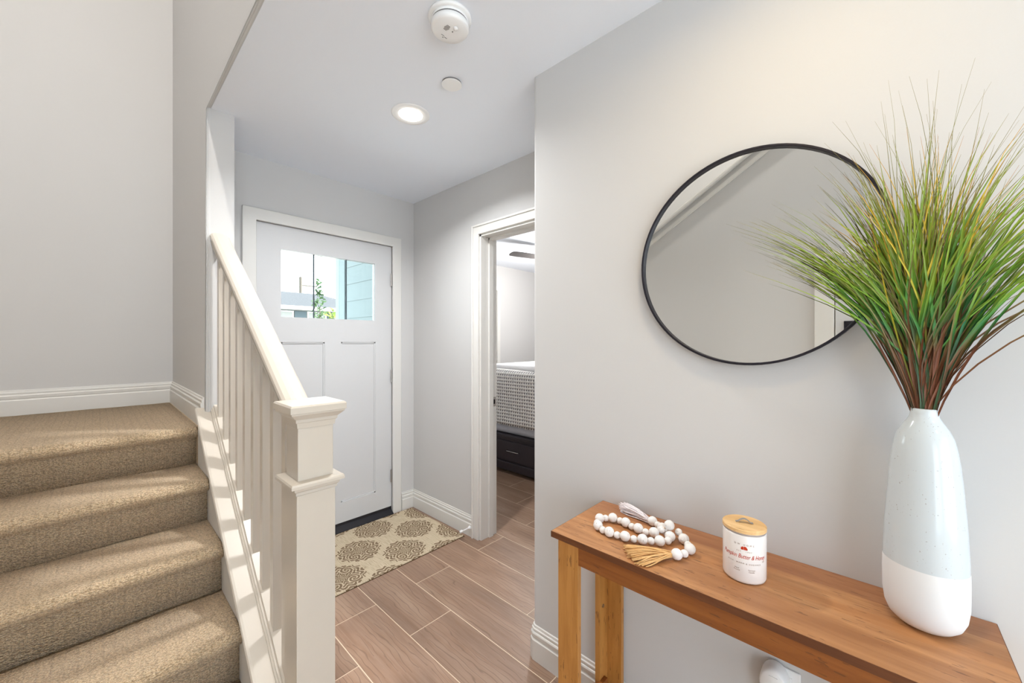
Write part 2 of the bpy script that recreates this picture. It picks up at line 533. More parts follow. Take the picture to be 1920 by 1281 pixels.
# ---- floor: a grout bed and plank tiles
fl = finish('floor', box(-2.4, 5.7, -3.5, 4.05, -0.06, -0.0007), 'grout', kind='structure')
TW, TL, G = 0.2313, 0.915, 0.0042
phase = {0: 1.545, 1: 1.843, 2: 1.535, 3: 1.841, 4: 1.24, 5: 1.85}
tile_me = {}
def tile(x0, x1, y0, y1):
    key = (round(x1 - x0, 4), round(y1 - y0, 4))
    if key not in tile_me:
        ob = finish('plank_tile', box(x0, x1, y0, y1, -0.010, 0.0), 'tile', fl)
        tile_me[key] = ob.data
        return
    o = Vector(((x0 + x1) / 2, (y0 + y1) / 2, -0.010))
    ob = bpy.data.objects.new('plank_tile', tile_me[key])
    COL.objects.link(ob); ob.parent = fl; ob.location = o - WLOC['floor']
for r in range(-2, 12):
    xa = 0.505 + (r) * TW
    xb = xa + TW
    ph = phase.get(r, [1.54, 1.85, 1.24][r % 3])
    y = ph - 3 * TL
    while y < 4.05:
        ya, yb = max(y, -0.3), min(y + TL, 4.03)
        inside = (xa < 1.9 and ya < FY) or (xa >= 1.8)
        if xa < 1.8: yb = min(yb, 2.86)
        if yb - ya > 0.05 and inside and not (xb < 0.34 and ya > 1.3):
            tile(xa + G / 2, xb - G / 2, ya + G / 2, yb - G / 2)
        y += TL

# ---- front wall with the entry door
DX0, DX1, DZ = 0.655, 1.575, 2.062
bm = box(SX1, DX0, FY, FY + 0.14, 0, CZ)
box(DX1, RX + 0.045, FY, FY + 0.14, 0, CZ, bm); box(DX0, DX1, FY, FY + 0.14, DZ, CZ, bm)
finish('wall_front', bm, 'wall', kind='structure')

# ---- bedroom wall with the doorway
BY0, BY1, BZ = 1.13, 1.94, 2.044
bm = box(RX, 1.895, BY1, FY, 0, CZ)
box(1.80, 1.895, FY, 4.05, 0, CZ, bm)
box(RX, 1.895, BY0, BY1, BZ, CZ, bm)
box(RX, 1.895, 1.06, BY0, 0, CZ, bm)
finish('wall_right_entry', bm, 'wall', kind='structure')

# ---- wall with the mirror: rounded outside corner
R = 0.018
poly = [(1.895, 1.06)]
for i in range(6):
    a = PI / 2 + i * (PI / 2) / 5
    poly.append((MX + R + R * math.cos(a), 1.06 - R + R * math.sin(a)))
poly += [(MX, -3.5), (1.40, -3.5), (1.40, 0.94), (1.895, 0.94)]
finish('wall_right', prism(poly, 0, CZ, 2), 'wall', kind='structure')

# ---- stair wall (a wall end beside the entry, a header above the stairs, and the storey above)
R = 0.02
def stair_wall():
    poly = [(2.32, 0.0), (LY, 0.0), (LY, 5.2), (-0.45, 5.2), (-0.45, CZ + 0.002), (2.32, CZ + 0.002)]
    bm = prism(poly, SX0, SX1, 0)
    es = []
    for e in bm.edges:
        a, b = e.verts[0].co, e.verts[1].co
        if abs(a.x - SX0) < 1e-5 and abs(b.x - SX0) < 1e-5:
            if abs(a.y - 2.32) < 1e-5 and abs(b.y - 2.32) < 1e-5: es.append(e)
            if abs(a.z - CZ - 0.002) < 1e-5 and abs(b.z - CZ - 0.002) < 1e-5: es.append(e)
    bmesh.ops.bevel(bm, geom=es, offset=R, segments=4, affect='EDGES', profile=0.5)
    return bm
finish('wall_stair', stair_wall(), 'wall', kind='structure')

# ---- landing back wall, far left wall and upper storey
bm = box(-1.85, SX0, LY, LY + 0.12, 0, 5.2)
finish('wall_landing', bm, 'wall', kind='structure')
bm = box(-1.97, -1.85, -1.6, LY, 0, 5.2); box(-1.97, -1.85, -3.5, -3.3, 0, CZ, bm)
box(-1.97, -1.85, -3.3, -1.6, 0, 0.06, bm); box(-1.97, -1.85, -3.3, -1.6, 2.30, CZ + 0.25, bm)  # unseen opening added to bring side light onto the mirror wall
finish('wall_left', bm, 'wall', kind='structure')
# stair divider wall that rises with the upper flight, its cap sloping
KY1 = 2.36
def kz(y): return 1.565 + 0.617 * (KY1 - y)
poly = [(KY1, 0.0), (KY1, kz(KY1)), (-0.45, kz(-0.45)), (-0.45, 0.0)]
finish('wall_stair_left', prism(poly, -0.75, -0.63, 0), 'wall', kind='structure')
poly = [(KY1 + 0.02, kz(KY1 + 0.02)), (KY1 + 0.02, kz(KY1 + 0.02) + 0.03), (-0.45, kz(-0.45) + 0.03), (-0.45, kz(-0.45))]
cap = finish('trim_divider_cap', prism(poly, -0.78, -0.60, 0), 'trim', kind='structure', bevel=0.006)
poly = [(KY1, kz(KY1) - 0.075), (KY1, kz(KY1) - 0.045), (-0.45, kz(-0.45) - 0.045), (-0.45, kz(-0.45) - 0.075)]
finish('cove_moulding', prism(poly, -0.63, -0.615, 0), 'trim', cap)

# ---- ceilings
bm = box(SX0 + 0.022, 1.895, -3.5, 2.32, CZ, CZ + 0.0018)
box(SX1, 1.895, -3.5, FY, CZ + 0.0018, CZ + 0.25, bm); box(SX1, 1.895, 2.32, FY, CZ, CZ + 0.0018, bm)
box(-1.85, SX0 + 0.022, -3.5, -0.45, CZ, CZ + 0.25, bm)
finish('ceiling', bm, 'ceiling', kind='structure')
finish('ceiling_upper', box(-1.97, SX1, -0.45, LY + 0.12, 5.2, 5.3), 'ceiling', kind='structure')
finish('wall_upper_back', box(-1.85, SX0, -0.57, -0.45, CZ + 0.25, 5.2), 'wall', kind='structure')
finish('ceiling_bedroom', box(1.895, 5.7, 0.2, 4.19, CZ, CZ + 0.12), 'ceiling', kind='structure')
# ---- back of the hall: unseen wall, its wide opening added to let in fill daylight
bm = box(-1.85, -1.75, -3.62, -3.5, 0, CZ); box(1.16, 1.40, -3.62, -3.5, 0, CZ, bm)
box(-1.75, 1.16, -3.62, -3.5, 0, 0.06, bm); box(-1.75, 1.16, -3.62, -3.5, 2.36, CZ, bm)
finish('wall_back', bm, 'wall', kind='structure')
finish('ceiling_sun_block', box(-3.4, 2.4, -6.6, -3.64, 2.46, 2.56), 'ceiling', kind='structure')  # unseen cover added to keep the sun out of the back opening
# ---- bedroom shell
WX0, WX1, WZ0, WZ1 = 3.02, 4.0, 1.02, 2.07
bm = box(1.895, WX0, 4.05, 4.19, 0, CZ); box(WX1, 5.7, 4.05, 4.19, 0, CZ, bm)
box(WX0, WX1, 4.05, 4.19, 0, WZ0, bm); box(WX0, WX1, 4.05, 4.19, WZ1, CZ, bm)
finish('wall_bedroom_front', bm, 'wall', kind='structure')
finish('wall_bedroom_right', box(5.6, 5.7, 0.2, 4.05, 0, CZ), 'wall', kind='structure')
finish('wall_bedroom_back', box(1.895, 5.6, 0.2, 0.3, 0, CZ), 'wall', kind='structure')

# ---- baseboards
baseboard('baseboard_right', [(MX, -3.4), (MX, 1.045), (MX + 0.006, 1.056), (MX + 0.018, 1.06), (RX - 0.02, 1.06)])
baseboard('baseboard_entry', [(RX, 2.004), (RX, FY), (1.642, FY)])
baseboard('baseboard_landing', [(SX0, 2.345), (SX0, LY), (-1.85, LY)], z0=0.92)

# ---- door casings
def casing(name, x0, x1, ztop, y, w, th):
    """flat casing on the front wall around an opening"""
    bm = prism([(x0, 0), (x0, ztop), (x1, ztop), (x1, 0), (x1 + w, 0), (x1 + w, ztop + w), (x0 - w, ztop + w), (x0 - w, 0)], y - th, y, 1)
    return finish(name, bm, 'trim', kind='structure', bevel=0.004)
casing('trim_1', DX0 + 0.005, DX1 - 0.012, DZ - 0.005, FY, 0.072, 0.018)
bm = prism([(BY0 + 0.005, 0), (BY0 + 0.005, BZ - 0.005), (BY1 - 0.005, BZ - 0.005), (BY1 - 0.005, 0), (BY1 + 0.056, 0), (BY1 + 0.056, BZ + 0.06), (BY0 - 0.05, BZ + 0.06), (BY0 - 0.05, 0)], RX - 0.018, RX, 0)
t2 = finish('trim_2', bm, 'trim', kind='structure', bevel=0.004)
bm = prism([(BY0 - 0.036, 0), (BY0 - 0.036, BZ + 0.046), (BY1 + 0.042, BZ + 0.046), (BY1 + 0.042, 0), (BY1 + 0.056, 0), (BY1 + 0.056, BZ + 0.06), (BY0 - 0.05, BZ + 0.06), (BY0 - 0.05, 0)], RX - 0.026, RX - 0.018, 0)
finish('back_band', bm, 'trim', t2, bevel=0.003)
# jamb lining and stop of the bedroom doorway
bm = box(RX - 0.002, 1.897, BY1 - 0.018, BY1 + 0.0, 0, BZ); box(RX - 0.002, 1.897, BY0, BY0 + 0.018, 0, BZ, bm); box(RX - 0.002, 1.897, BY0, BY1, BZ - 0.018, BZ, bm)
t3 = finish('trim_3', bm, 'trim', kind='structure')
bm = box(1.82, 1.855, BY1 - 0.03, BY1 - 0.018, 0, BZ - 0.018); box(1.82, 1.855, BY0 + 0.018, BY1 - 0.018, BZ - 0.030, BZ - 0.018, bm)
finish('door_stop_strip', bm, 'trim', t3)
bm = box(1.862, 1.889, BY1 - 0.0195, BY1 - 0.018, 0.88, 0.945)
sp = finish('strike_plate', bm, 'nickel', t3, label='satin nickel strike plate')
finish('latch_hole', box(1.868, 1.883, BY1 - 0.0200, BY1 - 0.0190, 0.897, 0.928), 'black', sp)
# jamb of the entry door
bm = box(DX0 - 0.01, DX0 + 0.002, FY - 0.0, FY + 0.14, 0, DZ); box(DX1 - 0.002, DX1 + 0.01, FY, FY + 0.14, 0, DZ, bm); box(DX0, DX1, FY, FY + 0.14, DZ - 0.002, DZ + 0.01, bm)
finish('trim_4', bm, 'trim', kind='structure')

# ---- entry door
d1 = thing('door_1', ((DX0 + DX1) / 2, FY + 0.04, 0), kind='structure', label='white entry door with three window lites and two tall panels', cat='door')
x0, x1, z0, z1 = DX0 + 0.004, DX1 - 0.010, 0.055, DZ - 0.006
ya, yb = FY + 0.012, FY + 0.056
GX0, GX1, GZ0, GZ1 = 0.800, 1.430, 1.482, 1.908
PX = [(0.800, 1.066), (1.177, 1.434)]
PZ0, PZ1 = 0.195, 1.322
bm = box(x0, GX0, ya, yb, z0, z1)
box(PX[1][1], x1, ya, yb, z0, z1, bm)
box(GX0, PX[1][1], ya, yb, GZ1, z1, bm)
box(GX0, PX[1][1], ya, yb, PZ1, GZ0, bm)
box(GX1, PX[1][1], ya, yb, GZ0, GZ1, bm)
box(GX0, PX[1][1], ya, yb, z0, PZ0, bm)
box(PX[0][1], PX[1][0], ya, yb, PZ0, PZ1, bm)
bmesh.ops.remove_doubles(bm, verts=bm.verts, dist=1e-5)
finish('door_slab', bm, 'door', d1)
for a, b in PX:
    p = finish('door_panel', box(a, b, ya + 0.010, yb - 0.01, PZ0, PZ1), 'door', d1)
    bm = bmesh.new()
    for (u0, u1, w0, w1) in ((a, b, PZ1 - 0.009, PZ1), (a, b, PZ0, PZ0 + 0.009), (a, a + 0.009, PZ0, PZ1), (b - 0.009, b, PZ0, PZ1)):
        box(u0, u1, ya + 0.004, ya + 0.011, w0, w1, bm)
    finish('panel_moulding', bm, 'door', p)
mw = 0.006
xs = [GX0, 1.003, 1.222, GX1]
for i in range(3):
    finish('pane', box(xs[i] + 0.001, xs[i + 1] - 0.001, FY + 0.032, FY + 0.036, GZ0 + 0.001, GZ1 - 0.001), 'glass', d1)
for xm in xs[1:3]:
    finish('muntin', box(xm - mw / 2, xm + mw / 2, FY + 0.029, FY + 0.039, GZ0, GZ1), 'shutter_dark', d1)
for z in (1.80, 1.06, 0.29):
    h = finish('hinge', tube([(DX1 - 0.0165, FY + 0.003, z - 0.048), (DX1 - 0.0165, FY + 0.003, z + 0.048)], 0.006, 10), 'nickel', d1, smooth=False)
finish('weather_gap', box(x1 + 0.0008, DX1 - 0.0022, ya + 0.014, yb, z0, z1), 'black', d1)
finish('weather_gap_top', box(x0, x1, ya + 0.012, yb, z1 + 0.0008, DZ - 0.0025), 'black', d1)
finish('weather_gap_side', box(DX0 + 0.0022, x0 - 0.0004, ya + 0.012, yb, z0, z1), 'black', d1)
bm = prism([(FY - 0.030, 0.001), (FY - 0.030, 0.010), (FY + 0.012, 0.036), (FY + 0.014, 0.054), (FY + 0.13, 0.054), (FY + 0.13, 0.001)], DX0 + 0.006, DX1 - 0.014, 0)
finish('threshold', bm, 'black', d1, label='black rubber threshold under the door')

# ---- closet door in the divider wall, seen only in the mirror
d3 = thing('door_2', (-0.62, -0.06, 0), kind='structure', label='white closet door in the stair wall seen in the mirror', cat='door')
finish('door_slab', box(-0.628, -0.606, -0.36, 0.185, 0.01, 1.80), 'door', d3)
finish('door_panel', box(-0.607, -0.602, -0.27, 0.10, 0.2, 1.68), 'door', d3, bevel=0.004)
bm = prism([(-0.42, 0.0), (-0.42, 1.87), (0.287, 1.87), (0.287, 0.0), (0.19, 0.0), (0.19, 1.805), (-0.365, 1.805), (-0.365, 0.0)], -0.628, -0.60, 0)
finish('casing', bm, 'trim', d3, bevel=0.004)
h = finish('handle_plate', box(-0.607, -0.596, 0.10, 0.145, 1.36, 1.45), 'black_metal', d3, bevel=0.003)
finish('lever', tube([(-0.597, 0.122, 1.40), (-0.565, 0.122, 1.40), (-0.560, 0.11, 1.40), (-0.560, 0.02, 1.40)], 0.008, 8), 'black_metal', h)

# ---- knee wall under the railing
def cz(y): return 0.655 + 0.72 * (y - 1.85)
NY0, NY1 = 1.112, 1.202
poly = [(2.32, 0.0), (2.32, cz(2.32) - 0.022), (NY1, cz(NY1) - 0.022), (NY1, 0.0)]
finish('wall_knee', prism(poly, 0.350, 0.470, 0), 'wall', kind='structure')
def skirt():
    pts = [(2.36, 0.0), (2.36, cz(2.345) - 0.022), (1.205, cz(1.205) - 0.022), (1.205, 0.0)]
    return prism(pts, 0.334, 0.350, 0)
finish('trim_skirt', skirt(), 'trim', kind='structure')

# ================================================================== STAIRS
RISE, RUN = 0.184, 0.275
NOS = [1.26, 1.535, 1.81, 2.085, 2.36]      # y of each nosing, z = .184 * (i + 1)
def step_profile(i, back):
    z = RISE * (i + 1); y = NOS[i]; zl = z - RISE
    ry = y + 0.042
    pr = [(ry, zl - 0.004), (ry + 0.002, z - 0.062), (ry - 0.004, z - 0.056)]
    for k in range(9):
        a = -PI * 0.62 + k * (PI * 1.10) / 8
        # half round nosing
        ang = -PI / 2 - k * PI / 8
        pr.append((y + 0.026 + 0.026 * math.cos(ang), z - 0.027 + 0.027 * math.sin(ang)))
    pr += [(y + 0.10, z + 0.001), (back, z), (back, zl - 0.004)]
    return pr
st = thing('staircase', (-0.15, 1.85, 0), 'beige carpeted staircase rising to a landing on the left', 'staircase')
for i in range(5):
    back = NOS[i + 1] + 0.043 if i < 4 else LY - 0.004
    prof = step_profile(i, back)
    bm = bmesh.new()
    xr = 0.3335
    xsn = [-0.629 + (xr + 0.629) * k / 16 for k in range(17)]
    if i == 4:
        xsn = [-0.629 + (xr + 0.629) * k / 16 for k in range(17)]
    rows = [[bm.verts.new((x, p[0] + 0.0012 * math.sin(x * 21 + i * 2 + j), p[1] + 0.0012 * math.sin(x * 17 + j * 1.3 + i))) for j, p in enumerate(prof)] for x in xsn]
    for a, b in zip(rows, rows[1:]):
        for j in range(len(prof)):
            l = (j + 1) % len(prof)
            bm.faces.new((a[j], a[l], b[l], b[j]))
    bm.faces.new(rows[0]); bm.faces.new(list(reversed(rows[-1])))
    finish('carpeted_step' if i < 4 else 'landing_step', bm, 'carpet', st, smooth=True)
bm = box(0.3335, SX0 - 0.001, 2.3605, LY - 0.001, 0.74, 0.92); 
finish('landing_strip', bm, 'carpet', st)
finish('landing_floor', box(-1.849, -0.629, KY1 + 0.001, LY - 0.001, 0.74, 0.92), 'carpet', st)

# ================================================================== RAILING
rl = thing('stair_railing', (0.41, 1.157, 0), 'cream painted stair railing with square newel post and balusters', 'railing')
def rz(y): return 1.85 - 0.655 * (2.32 - y)       # top of the handrail
NX0, NX1 = 0.364, 0.456
newel = finish('newel_post', box(NX0, NX1, NY0, NY1, 0.0, 1.125), 'rail', rl, bevel=0.003)
finish('newel_sleeve', box(NX0 - 0.004, NX1 + 0.004, NY0 - 0.004, NY1 + 0.004, 0.0, 0.935), 'rail', newel, bevel=0.002)
def stack(levels):
    bm = bmesh.new()
    cxm, cym = (NX0 + NX1) / 2, (NY0 + NY1) / 2
    rings = []
    for hw, z in levels:
        rings.append([bm.verts.new((cxm + sx * hw, cym + sy * hw, z)) for sx, sy in ((-1, -1), (1, -1), (1, 1), (-1, 1))])
    for a, b in zip(rings, rings[1:]):
        for k in range(4):
            l = (k + 1) % 4
            bm.faces.new((a[k], a[l], b[l], b[k]))
    bm.faces.new(list(reversed(rings[0]))); bm.faces.new(rings[-1])
    return bm
finish('newel_cap', stack([(0.048, 1.096), (0.050, 1.110), (0.053, 1.112), (0.054, 1.120), (0.060, 1.126), (0.068, 1.134), (0.0685, 1.138), (0.0715, 1.139), (0.0715, 1.155), (0.068, 1.1595), (0.0, 1.1605)][:-1]), 'rail', newel)
finish('newel_collar', stack([(0.047, 0.918), (0.053, 0.922), (0.053, 0.929), (0.057, 0.933), (0.059, 0.940), (0.068, 0.943), (0.068, 0.950), (0.066, 0.955), (0.047, 0.957)]), 'rail', newel)
# handrail: moulded section swept along the slope
hp = [(-0.017, -0.064), (-0.020, -0.050), (-0.027, -0.047), (-0.0275, -0.040), (-0.020, -0.036), (-0.021, -0.030), (-0.029, -0.027), (-0.0315, -0.018), (-0.030, -0.011), (-0.024, -0.005), (-0.013, -0.001), (0, 0)]
hp = [(x * 1.2, z) for x, z in hp]
hp = hp + [(-x, z) for x, z in reversed(hp[:-1])]
bm = bmesh.new()
ra = [bm.verts.new((0.41 + x, NY1 - 0.001, rz(NY1) + z * 1.195)) for x, z in hp]
rb = [bm.verts.new((0.41 + x, 2.319, rz(2.319) + z * 1.195)) for x, z in hp]
for k in range(len(hp)):
    l = (k + 1) % len(hp)
    bm.faces.new((ra[k], ra[l], rb[l], rb[k]))
bm.faces.new(ra); bm.faces.new(list(reversed(rb)))
finish('handrail', bm, 'rail', rl)
# curb cap (flat board) with a shoe rail on it
bm = bmesh.new()
cp = [(0.320, -0.010), (0.323, -0.019), (0.330, -0.022), (0.492, -0.022), (0.499, -0.018), (0.502, -0.010), (0.499, -0.003), (0.492, 0.0), (0.330, 0.0), (0.323, -0.003)]
ra = [bm.verts.new((x, NY1 - 0.03, cz(NY1 - 0.03) + z)) for x, z in cp]
rb = [bm.verts.new((x, 2.319 if x > 0.345 else 2.350, cz(2.319) + z + (0 if x > 0.345 else 0.02))) for x, z in cp]
for k in range(len(cp)):
    l = (k + 1) % len(cp)
    bm.faces.new((ra[k], ra[l], rb[l], rb[k]))
bm.faces.new(ra); bm.faces.new(list(reversed(rb)))
bmesh.ops.triangulate(bm, faces=[f for f in bm.faces if len(f.verts) == 4])
finish('curb_cap', bm, 'rail', rl)
sp_ = [(-0.034, 0.0), (-0.034, 0.008), (-0.029, 0.012), (-0.029, 0.018), (-0.024, 0.020), (-0.022, 0.030), (0.022, 0.030), (0.024, 0.020), (0.029, 0.018), (0.029, 0.012), (0.034, 0.008), (0.034, 0.0)]
bm = bmesh.new()
ra = [bm.verts.new((0.41 + x, NY1, cz(NY1) + z)) for x, z in sp_]
rb = [bm.verts.new((0.41 + x, 2.319, cz(2.319) + z)) for x, z in sp_]
for k in range(len(sp_)):
    l = (k + 1) % len(sp_)
    bm.faces.new((ra[k], ra[l], rb[l], rb[k]))
bm.faces.new(ra); bm.faces.new(list(reversed(rb)))
finish('shoe_rail', bm, 'rail', rl)
NB = 9
for i in range(NB):
    yc = 1.33 + 0.1165 * i
    h = 0.016
    poly = [(yc - h, cz(yc - h) + 0.026), (yc + h, cz(yc + h) + 0.026), (yc + h, rz(yc + h) - 0.066), (yc - h, rz(yc - h) - 0.066)]
    finish('baluster', prism(poly, 0.41 - h, 0.41 + h, 0), 'rail', rl)

# ================================================================== CEILING FIXTURES
def downlight(x, y, z, watt, colr, label, size=0.11, spread=165):
    t = thing('recessed_light', (x, y, z), label, 'ceiling light', 'recessed ceiling lights')
    rim = [(0.055, 0.0), (0.058, -0.004), (0.088, -0.004), (0.092, 0.0)]
    finish('trim_ring', lathe([(0.058, -0.0005), (0.060, -0.004), (0.086, -0.005), (0.091, -0.002), (0.0915, -0.0005)], x, y, z, 40), 'plastic', t, smooth=True)
    finish('reflector', lathe([(0.058, -0.0045), (0.056, -0.0020), (0.050, -0.0012)], x, y, z, 40), 'plastic', t, smooth=True)
    finish('lens', lathe([(0.057, -0.0030), (0.052, -0.0060), (0.03, -0.0075), (0.0, -0.008)], x, y, z, 32), 'lamp', t, smooth=True)
    L = bpy.data.lights.new('lamp_light', 'AREA')
    L.shape = 'DISK'; L.size = size; L.energy = watt; L.color = colr
    L.spread = math.radians(spread)
    lo = bpy.data.objects.new('lamp_light', L)
    COL.objects.link(lo); lo.parent = t; lo.location = (0, 0, -0.0095)
    return t
downlight(1.054, 1.665, CZ, ENTRY_W, (0.97, 0.985, 1.0), 'round recessed ceiling light glowing above the entry', 0.10, 148)
downlight(0.70, 0.12, CZ, TABLE_W, (1.0, 0.75, 0.40), 'round recessed ceiling light above the console table')
downlight(0.30, -1.7, CZ, HALL_W, (0.96, 0.98, 1.0), 'unseen ceiling light added as fill at the back of the hall')  # unseen lamp added to fill the hall with light
downlight(-0.20, 0.9, 5.2, STAIR_W, (1.0, 0.95, 0.88), 'round recessed ceiling light high above the stairs')

sx, sy = 0.832, 1.070
sd = thing('smoke_detector', (sx, sy, CZ), 'white round smoke detector on the entry ceiling', 'smoke detector')
finish('mounting_plate', lathe([(0.0, -0.0005), (0.073, -0.0005), (0.074, -0.006), (0.070, -0.012), (0.0, -0.012)], sx, sy, CZ, 40), 'plastic', sd, smooth=True)
body = finish('body', lathe([(0.0, -0.012), (0.063, -0.012), (0.063, -0.017), (0.0605, -0.019), (0.0605, -0.024), (0.064, -0.026), (0.064, -0.040), (0.058, -0.046), (0.03, -0.048), (0.0, -0.0485)], sx, sy, CZ, 40), 'plastic', sd, smooth=True)
bm = lathe([(0.0612, -0.0195), (0.0612, -0.0235)], sx, sy, CZ, 40)
finish('vent_gap', bm, 'plastic_grey', body)
finish('test_button', lathe([(0.0, -0.048), (0.0085, -0.048), (0.0075, -0.0525), (0.0, -0.0535)], sx + 0.004, sy - 0.026, CZ, 18), 'plastic', body, smooth=True)
bm = bmesh.new()
for k in range(5):
    oy = -0.010 + k * 0.005
    w = 0.009 - abs(k - 2) * 0.0015
    cxs, cys = sx - 0.018, sy - 0.006 + oy
    box(cxs - w, cxs + w, cys - 0.0009, cys + 0.0009, CZ - 0.0490, CZ - 0.0470, bm)
finish('sounder_slots', bm, 'plastic_grey', body)
finish('status_light', lathe([(0.0, -0.048), (0.0025, -0.048), (0.002, -0.0495), (0.0, -0.0497)], sx + 0.006, sy - 0.006, CZ, 10), 'plastic_grey', body)
bm = bmesh.new()
for (dx, dy, ln) in ((-0.008, 0.030, 0.012), (0.006, 0.033, 0.010), (-0.002, 0.038, 0.005)):
    box(sx + dx - ln / 2, sx + dx + ln / 2, sy + dy - 0.0006, sy + dy + 0.0006, CZ - 0.0488, CZ - 0.0468, bm)
finish('print_marks', bm, 'plastic_grey', body)
cvx, cvy = 1.048, 1.336
cv = thing('sprinkler_cover', (cvx, cvy, CZ), 'flat white sprinkler cover disc between smoke detector and ceiling light', 'sprinkler cover')
finish('cover_disc', lathe([(0.0, -0.006), (0.042, -0.006), (0.0435, -0.0075), (0.042, -0.009), (0.0, -0.0095)], cvx, cvy, CZ, 36), 'plastic', cv, smooth=False)
finish('neck_shadow_gap', lathe([(0.0415, -0.0002), (0.0415, -0.0062)], cvx, cvy, CZ, 24), 'plastic_grey', cv)  # neck widened and dark, standing in for the shadow gap above the disc

# ================================================================== RUG AND DOOR STOP
rg = thing('door_mat', (1.235, 2.375, 0), 'beige rug with brown damask medallions before the entry door', 'rug')
finish('rug_pile', box(0.765, 1.712, 2.050, 2.698, 0.0030, 0.0065), 'rug', rg, origin=(1.235, 2.375, 0.003))
finish('rug_backing', box(0.763, 1.716, 2.048, 2.700, 0.0002, 0.0030), 'rug_edge', rg)
ds = thing('door_stop', (1.70, 2.0, 0.06), 'small white rigid door stop on the entry baseboard', 'door stop')
def xtube(pts, r, n=10): return tube(pts, r, n)
finish('rod', xtube([(1.738, 2.018, 0.062), (1.668, 2.018, 0.062)], [0.0045, 0.004]), 'plastic', ds, smooth=True)
finish('base_flange', xtube([(1.7385, 2.018, 0.062), (1.734, 2.018, 0.062), (1.722, 2.018, 0.062)], [0.013, 0.012, 0.005], 16), 'plastic', ds)
finish('rubber_tip', xtube([(1.672, 2.018, 0.062), (1.668, 2.018, 0.062), (1.656, 2.018, 0.062), (1.652, 2.018, 0.062)], [0.007, 0.0095, 0.0095, 0.007], 14), 'plastic', ds, smooth=True)

# ================================================================== CONSOLE TABLE
TX0, TX1, TY0, TY1, TZ = 0.951, 1.2605, -0.180, 0.727, 0.748
ct = thing('console_table', (1.105, 0.2735, 0), 'narrow rustic brown wooden console table against the wall', 'table')
top_ = finish('tabletop', box(TX0 + 0.0012, TX1, TY0 + 0.0012, TY1 - 0.0012, TZ - 0.018, TZ), 'wood_top', ct)
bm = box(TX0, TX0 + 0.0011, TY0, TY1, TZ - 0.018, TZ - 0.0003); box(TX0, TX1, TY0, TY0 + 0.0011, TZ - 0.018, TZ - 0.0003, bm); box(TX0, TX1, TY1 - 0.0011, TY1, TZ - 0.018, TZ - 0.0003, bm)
finish('edge_strip', bm, 'wood_edge', top_, label='darker strip along the tabletop edges')  # thin strip, darker than the top
LW, LT = 0.071, 0.018
fx, bx2 = TX0 + 0.018, TX1 - 0.006
y0t, y1t = TY0 + 0.014, TY1 - 0.014
lz = TZ - 0.018
def leg(front, left):
    y_out = y1t if left else y0t
    s = -1 if left else 1
    if front:
        bm = box(fx, fx + LT, *sorted((y_out, y_out + s * LW)), 0, lz - 0.0005)
        box(fx + LT, fx + LW, *sorted((y_out, y_out + s * LT)), 0, lz - 0.0005, bm)
    else:
        bm = box(bx2 - LT, bx2, *sorted((y_out, y_out + s * LW)), 0, lz - 0.0005)
        box(bx2 - LW, bx2 - LT, *sorted((y_out, y_out + s * LT)), 0, lz - 0.0005, bm)
    finish('leg', bm, 'wood_z', ct, bevel=0.001)
for fr in (True, False):
    for lf in (True, False):
        leg(fr, lf)
finish('apron', box(fx + 0.003, fx + 0.003 + 0.016, y0t + LW, y1t - LW, lz - 0.064, lz - 0.0005), 'wood_y', ct)
finish('apron', box(bx2 - 0.019, bx2 - 0.003, y0t + LW, y1t - LW, lz - 0.064, lz - 0.0005), 'wood_y', ct)
for yy in ((y0t + 0.001, y0t + 0.015), (y1t - 0.015, y1t - 0.001)):
    finish('end_rail', box(fx + LW, bx2 - LW, yy[0], yy[1], lz - 0.064, lz - 0.0005), 'wood_y', ct)
    finish('lower_rail', box(fx + LW - 0.05, bx2 - LW + 0.03, yy[0] - 0.0005 + (0.016 if yy[0] < 0 else -0.016), yy[1] + (0.016 if yy[0] < 0 else -0.016), 0.10, 0.16), 'wood_y', ct)
finish('cam_screw', tube([(1.205, y1t - LT + 0.0005, 0.408), (1.205, y1t - LT - 0.003, 0.408)], 0.006, 12), 'nickel', ct)

# ---- bead garland
BEADS = [(1.1939, 0.5134, 1), (1.1885, 0.4942, 0), (1.1712, 0.4746, 1), (1.1553, 0.4551, 0), (1.1347, 0.4362, 1), (1.1142, 0.4345, 0),
         (1.0899, 0.4479, 1), (1.0800, 0.4689, 0), (1.0648, 0.487, 1), (1.0568, 0.5096, 0), (1.0472, 0.5318, 1), (1.0449, 0.5554, 0),
         (1.0392, 0.578, 1), (1.0438, 0.602, 0), (1.0524, 0.6233, 1), (1.0737, 0.6394, 0), (1.0985, 0.6449, 1), (1.1194, 0.6361, 0),
         (1.1304, 0.616, 1), (1.1343, 0.5932, 0), (1.1285, 0.5709, 1), (1.1239, 0.548, 0), (1.1185, 0.5252, 1), (1.1194, 0.5025, 0),
         (1.1266, 0.480, 1), (1.1414, 0.4640, 0), (1.1551, 0.4462, 1), (1.1614, 0.4215, 0), (1.1471, 0.402, 1), (1.1284, 0.3838, 0),
         (1.1038, 0.3706, 1), (1.0768, 0.376, 0), (1.0520, 0.3868, 1)]
gd = thing('bead_garland', (1.11, 0.50, TZ), 'white wooden bead garland with two tassels on the console table', 'garland')
RB, RS = 0.0146, 0.0104
bead_me = {}
